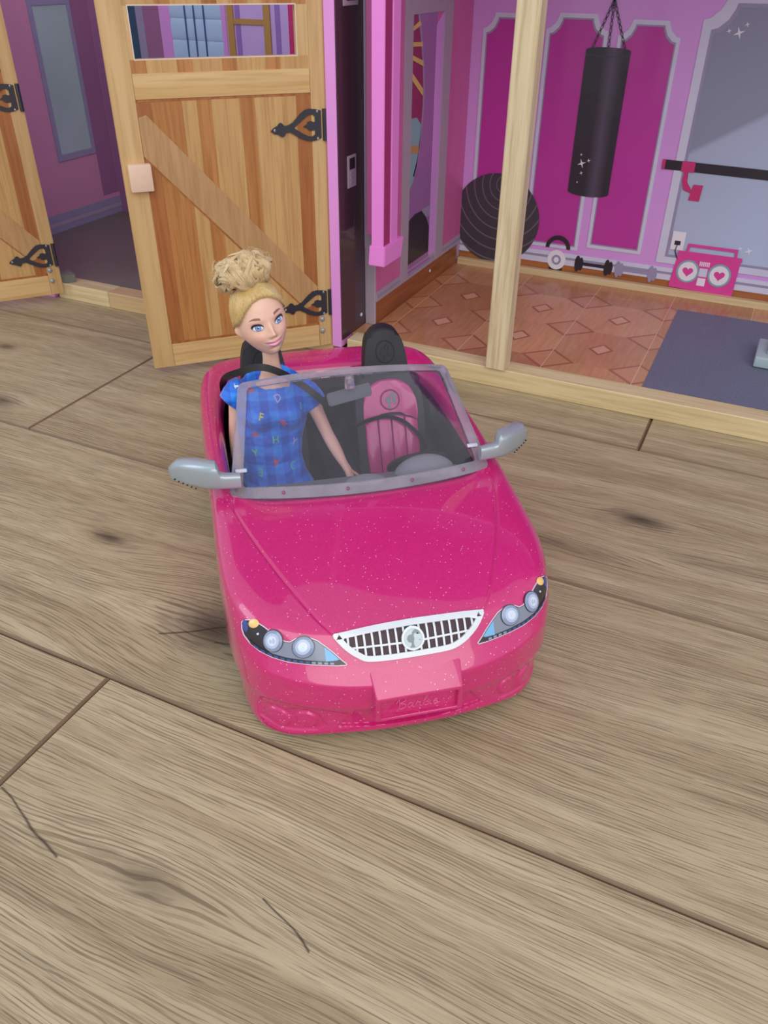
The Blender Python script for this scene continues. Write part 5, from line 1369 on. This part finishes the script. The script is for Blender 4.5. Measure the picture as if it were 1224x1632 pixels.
# fly-away curls
for k in range(60):
    d = Vector((rg.uniform(-1, 1), rg.uniform(-1, .6), rg.uniform(-.3, 1))).normalized(); c0 = BUN+Vector((d.x*BR[0], d.y*BR[1], d.z*BR[2])); rad = rg.uniform(1.5, 4.0); s0 = d.orthogonal().normalized(); s0 = Matrix.Rotation(rg.uniform(0, 6.28), 3, d) @ s0
    P = [L2(tohead(c0+d*rad*.55*(1-math.cos(q*.45))+s0*rad*math.sin(q*.45))) for q in range(10)]
    tube(b, P, .00012, 3)
fin('curls', b, HM2, bun, True, kind='stuff')
# ---- dress
def dring(b, c, a, bb, n=36, tilt=0, e=1.0):
    return [b.verts.new(L2((c[0]+a*math.cos(2*PI*k/n), c[1]+bb*math.sin(2*PI*k/n), c[2]+tilt*a*math.cos(2*PI*k/n)+(c[3] if len(c) > 3 else 0)*math.sin(2*PI*k/n)))) for k in range(n)]
b = bmesh.new()
RG = [((-.0465, .2000, .0325), .0285, .0280), ((-.0465, .2030, .0400), .0285, .0265), ((-.0470, .2090, .0480), .0272, .0215), ((-.0492, .2190, .0590), .0232, .0165), ((-.0505, .2245, .0700), .0218, .0148), ((-.0500, .2290, .0820), .0226, .0150), ((-.0480, .2340, .0930), .0250, .0165), ((-.0470, .2350, .1030), .0262, .0180), ((-.0462, .2370, .1120), .0262, .0155), ((-.0455, .2385, .1195), .0250, .0120), ((-.0448, .2395, .1240, .0040), .0205, .0100), ((-.0446, .2400, .1262, .0062), .0155, .0088), ((-.0446, .2402, .1248, .0062), .0145, .0078)]
RS = [dring(b, c, a, bb, tilt=-.05 if c[2] > .1 else -.02) for c, a, bb in RG]
for r0, r1 in zip(RS, RS[1:]):
    for k in range(36): b.faces.new((r0[k], r0[(k+1) % 36], r1[(k+1) % 36], r1[k]))
b.faces.new(RS[0][::-1]); b.faces.new(RS[-1])
# bust
for s in (-1, 1): ell(b, L2((-.0466+s*.0098, .2205, .1010)), (.0092, .0062, .0085), 20, 14)
# puffed cap sleeves
for s, S_, E_ in ((-1, (-.0640, .2385, .1215), (-.0765, .2350, .1090)), (1, (-.0275, .2370, .1180), (-.0150, .2320, .1035))):
    pts = [Vector(S_).lerp(Vector(E_), q/5) for q in range(6)]
    tube(b, [L2(q) for q in pts], [.0085, .0098, .0102, .0100, .0096, .0092], 20)
bmesh.ops.recalc_face_normals(b, faces=b.faces)
me = bpy.data.meshes.new('dress'); b.to_mesh(me); b.free()
def dressm():
    t = NT('blue_plaid_cloth'); ps = t.xyz(t.obj())
    def band(c, per, w_): 
        m = t.m_('PINGPONG', t.m_('ADD', c, 1.0), per/2); return t.ramp(t.m_('DIVIDE', m, per/2), (w_, B4), (w_+.12, W4))
    h1 = band(ps[0], .0125, .45); h2 = band(ps[2], .0125, .45); h3 = band(ps[2], .0033, .4)
    f = t.m_('ADD', t.m_('MULTIPLY', h1, .45), t.m_('MULTIPLY', h2, .45)); f = t.m_('ADD', f, t.m_('MULTIPLY', h3, .10))
    col = t.ramp(f, (0, (44, 148, 255)), (.45, (30, 120, 238)), (.95, (24, 90, 206)))
    t.put(t.p.inputs['Base Color'], col); t.p.inputs['Roughness'].default_value = .55; t.p.inputs['Sheen Weight'].default_value = .3
    t.bump(t.noise(t.obj(), 240, 3), .5, .0008); return t.m
dress = link('dress', me, dressm(), doll, True, 'bright blue checked dress with short sleeves and coloured letters')
md = dress.modifiers.new('r', 'REMESH'); md.mode = 'VOXEL'; md.voxel_size = .0009
md = dress.modifiers.new('s', 'SMOOTH'); md.iterations = 10
bpy.context.view_layer.update(); bake(dress)
for v in dress.data.vertices:                           # soft folds
    q = v.co
    v.co += v.normal*(.0009*noise.noise(Vector((q.x*90, q.y*90, q.z*45)))+.0006*noise.noise(q*260))
sm(dress.data, 80)
DBV = BVHTree.FromPolygons([v.co.copy() for v in dress.data.vertices], [list(pl.vertices) for pl in dress.data.polygons])
LC = {'r': (232, 84, 70), 'l': (176, 176, 240), 'y': (216, 226, 90), 'g': (110, 220, 150), 't': (90, 196, 190), 'w': (226, 234, 244), 'o': (240, 150, 70)}
LM = {k: mat('letter_print_'+k, c, .5, var=.02) for k, c in LC.items()}
LET = [('A', 340, 975, 'r', 10), ('D', 500, 1000, 'l', 25), ('F', 392, 1082, 'y', -20), ('R', 530, 1112, 'r', 35), ('E', 362, 1195, 'r', 95), ('H', 482, 1214, 'g', 0), ('Y', 598, 1236, 'l', -35), ('Y', 356, 1290, 'g', 5), ('A', 480, 1325, 'r', 165), ('C', 590, 1355, 't', 5), ('E', 386, 1382, 't', 170), ('N', 612, 1440, 'r', 10), ('I', 472, 1442, 'g', -40), ('P', 610, 1482, 'o', 20), ('T', 388, 1518, 'r', 80), ('K', 410, 1580, 'r', 20), ('L', 252, 945, 'w', 10), ('E', 285, 852, 't', 30), ('U', 375, 925, 'w', 20), ('J', 616, 930, 'o', 60), ('L', 690, 975, 't', 10), ('I', 642, 1050, 't', 0), ('S', 562, 940, 'w', 15), ('B', 640, 1140, 'g', 30), ('O', 545, 1540, 'y', 0)]
tc = {}
def letter(ch, zx, zy, ck, rot):
    if ch not in tc:
        cu = bpy.data.curves.new('t', 'FONT'); cu.body = ch; cu.size = 1; cu.align_x = 'CENTER'; cu.align_y = 'CENTER'; cu.resolution_u = 3; cu.offset = .02
        o = bpy.data.objects.new('t', cu); C.objects.link(o); bpy.context.view_layer.update(); tc[ch] = evalobj(o); bpy.data.objects.remove(o)
    px_, py_ = 310+zx/3.797, 370+zy/3.797
    cx = -.0701+(px_-380)*.000436-(py_-633)*.00004; cz = .1187-(py_-633)*.000507-(px_-380)*.0000458
    b = bmesh.new(); b.from_mesh(tc[ch])
    bmesh.ops.subdivide_edges(b, edges=[e for e in b.edges if e.calc_length() > .15], cuts=2); bmesh.ops.triangulate(b, faces=b.faces[:])
    R_ = Matrix.Rotation(math.radians(rot), 2); bad = False
    for v in b.verts:
        q = R_ @ Vector((v.co.x, v.co.y)); o = L2((cx+q.x*.0066, 0, cz+q.y*.0066)); o.y = -.12
        # aim along the line of sight-free horizontal axis, dipping with the cloth
        l, n, i, dd = DBV.ray_cast(o+Vector((0, 0, .035*0)), Vector((0, 1, 0)))
        if l is None: bad = True; l, n, i, dd = DBV.find_nearest(o+Vector((0, .13, 0)))
        v.co = l+Vector((0, -.00022, .00010))
    if max(v.co.y for v in b.verts)-min(v.co.y for v in b.verts) > .0075: b.free(); return
    fin('printed_letter', b, LM[ck], dress, False, normals=True)
for a in LET: letter(*a)
# seat belt over the doll (belongs to the car)
strap('seat_belt', [(-.0790, .2640, .1060), (-.0790, .2510, .1180), (-.0762, .2370, .1290), (-.0680, .2285, .1355), (-.0550, .2260, .1392), (-.0430, .2245, .1360), (-.0285, .2235, .1265), (-.0160, .2185, .1165), (-.0060, .2200, .1040), (.0020, .2260, .0900), (.0080, .2330, .0720), (.0100, .2380, .0560)], .0024, .0005, M['black'], car, (0, -1, .35), 'black seat belt running across the doll')
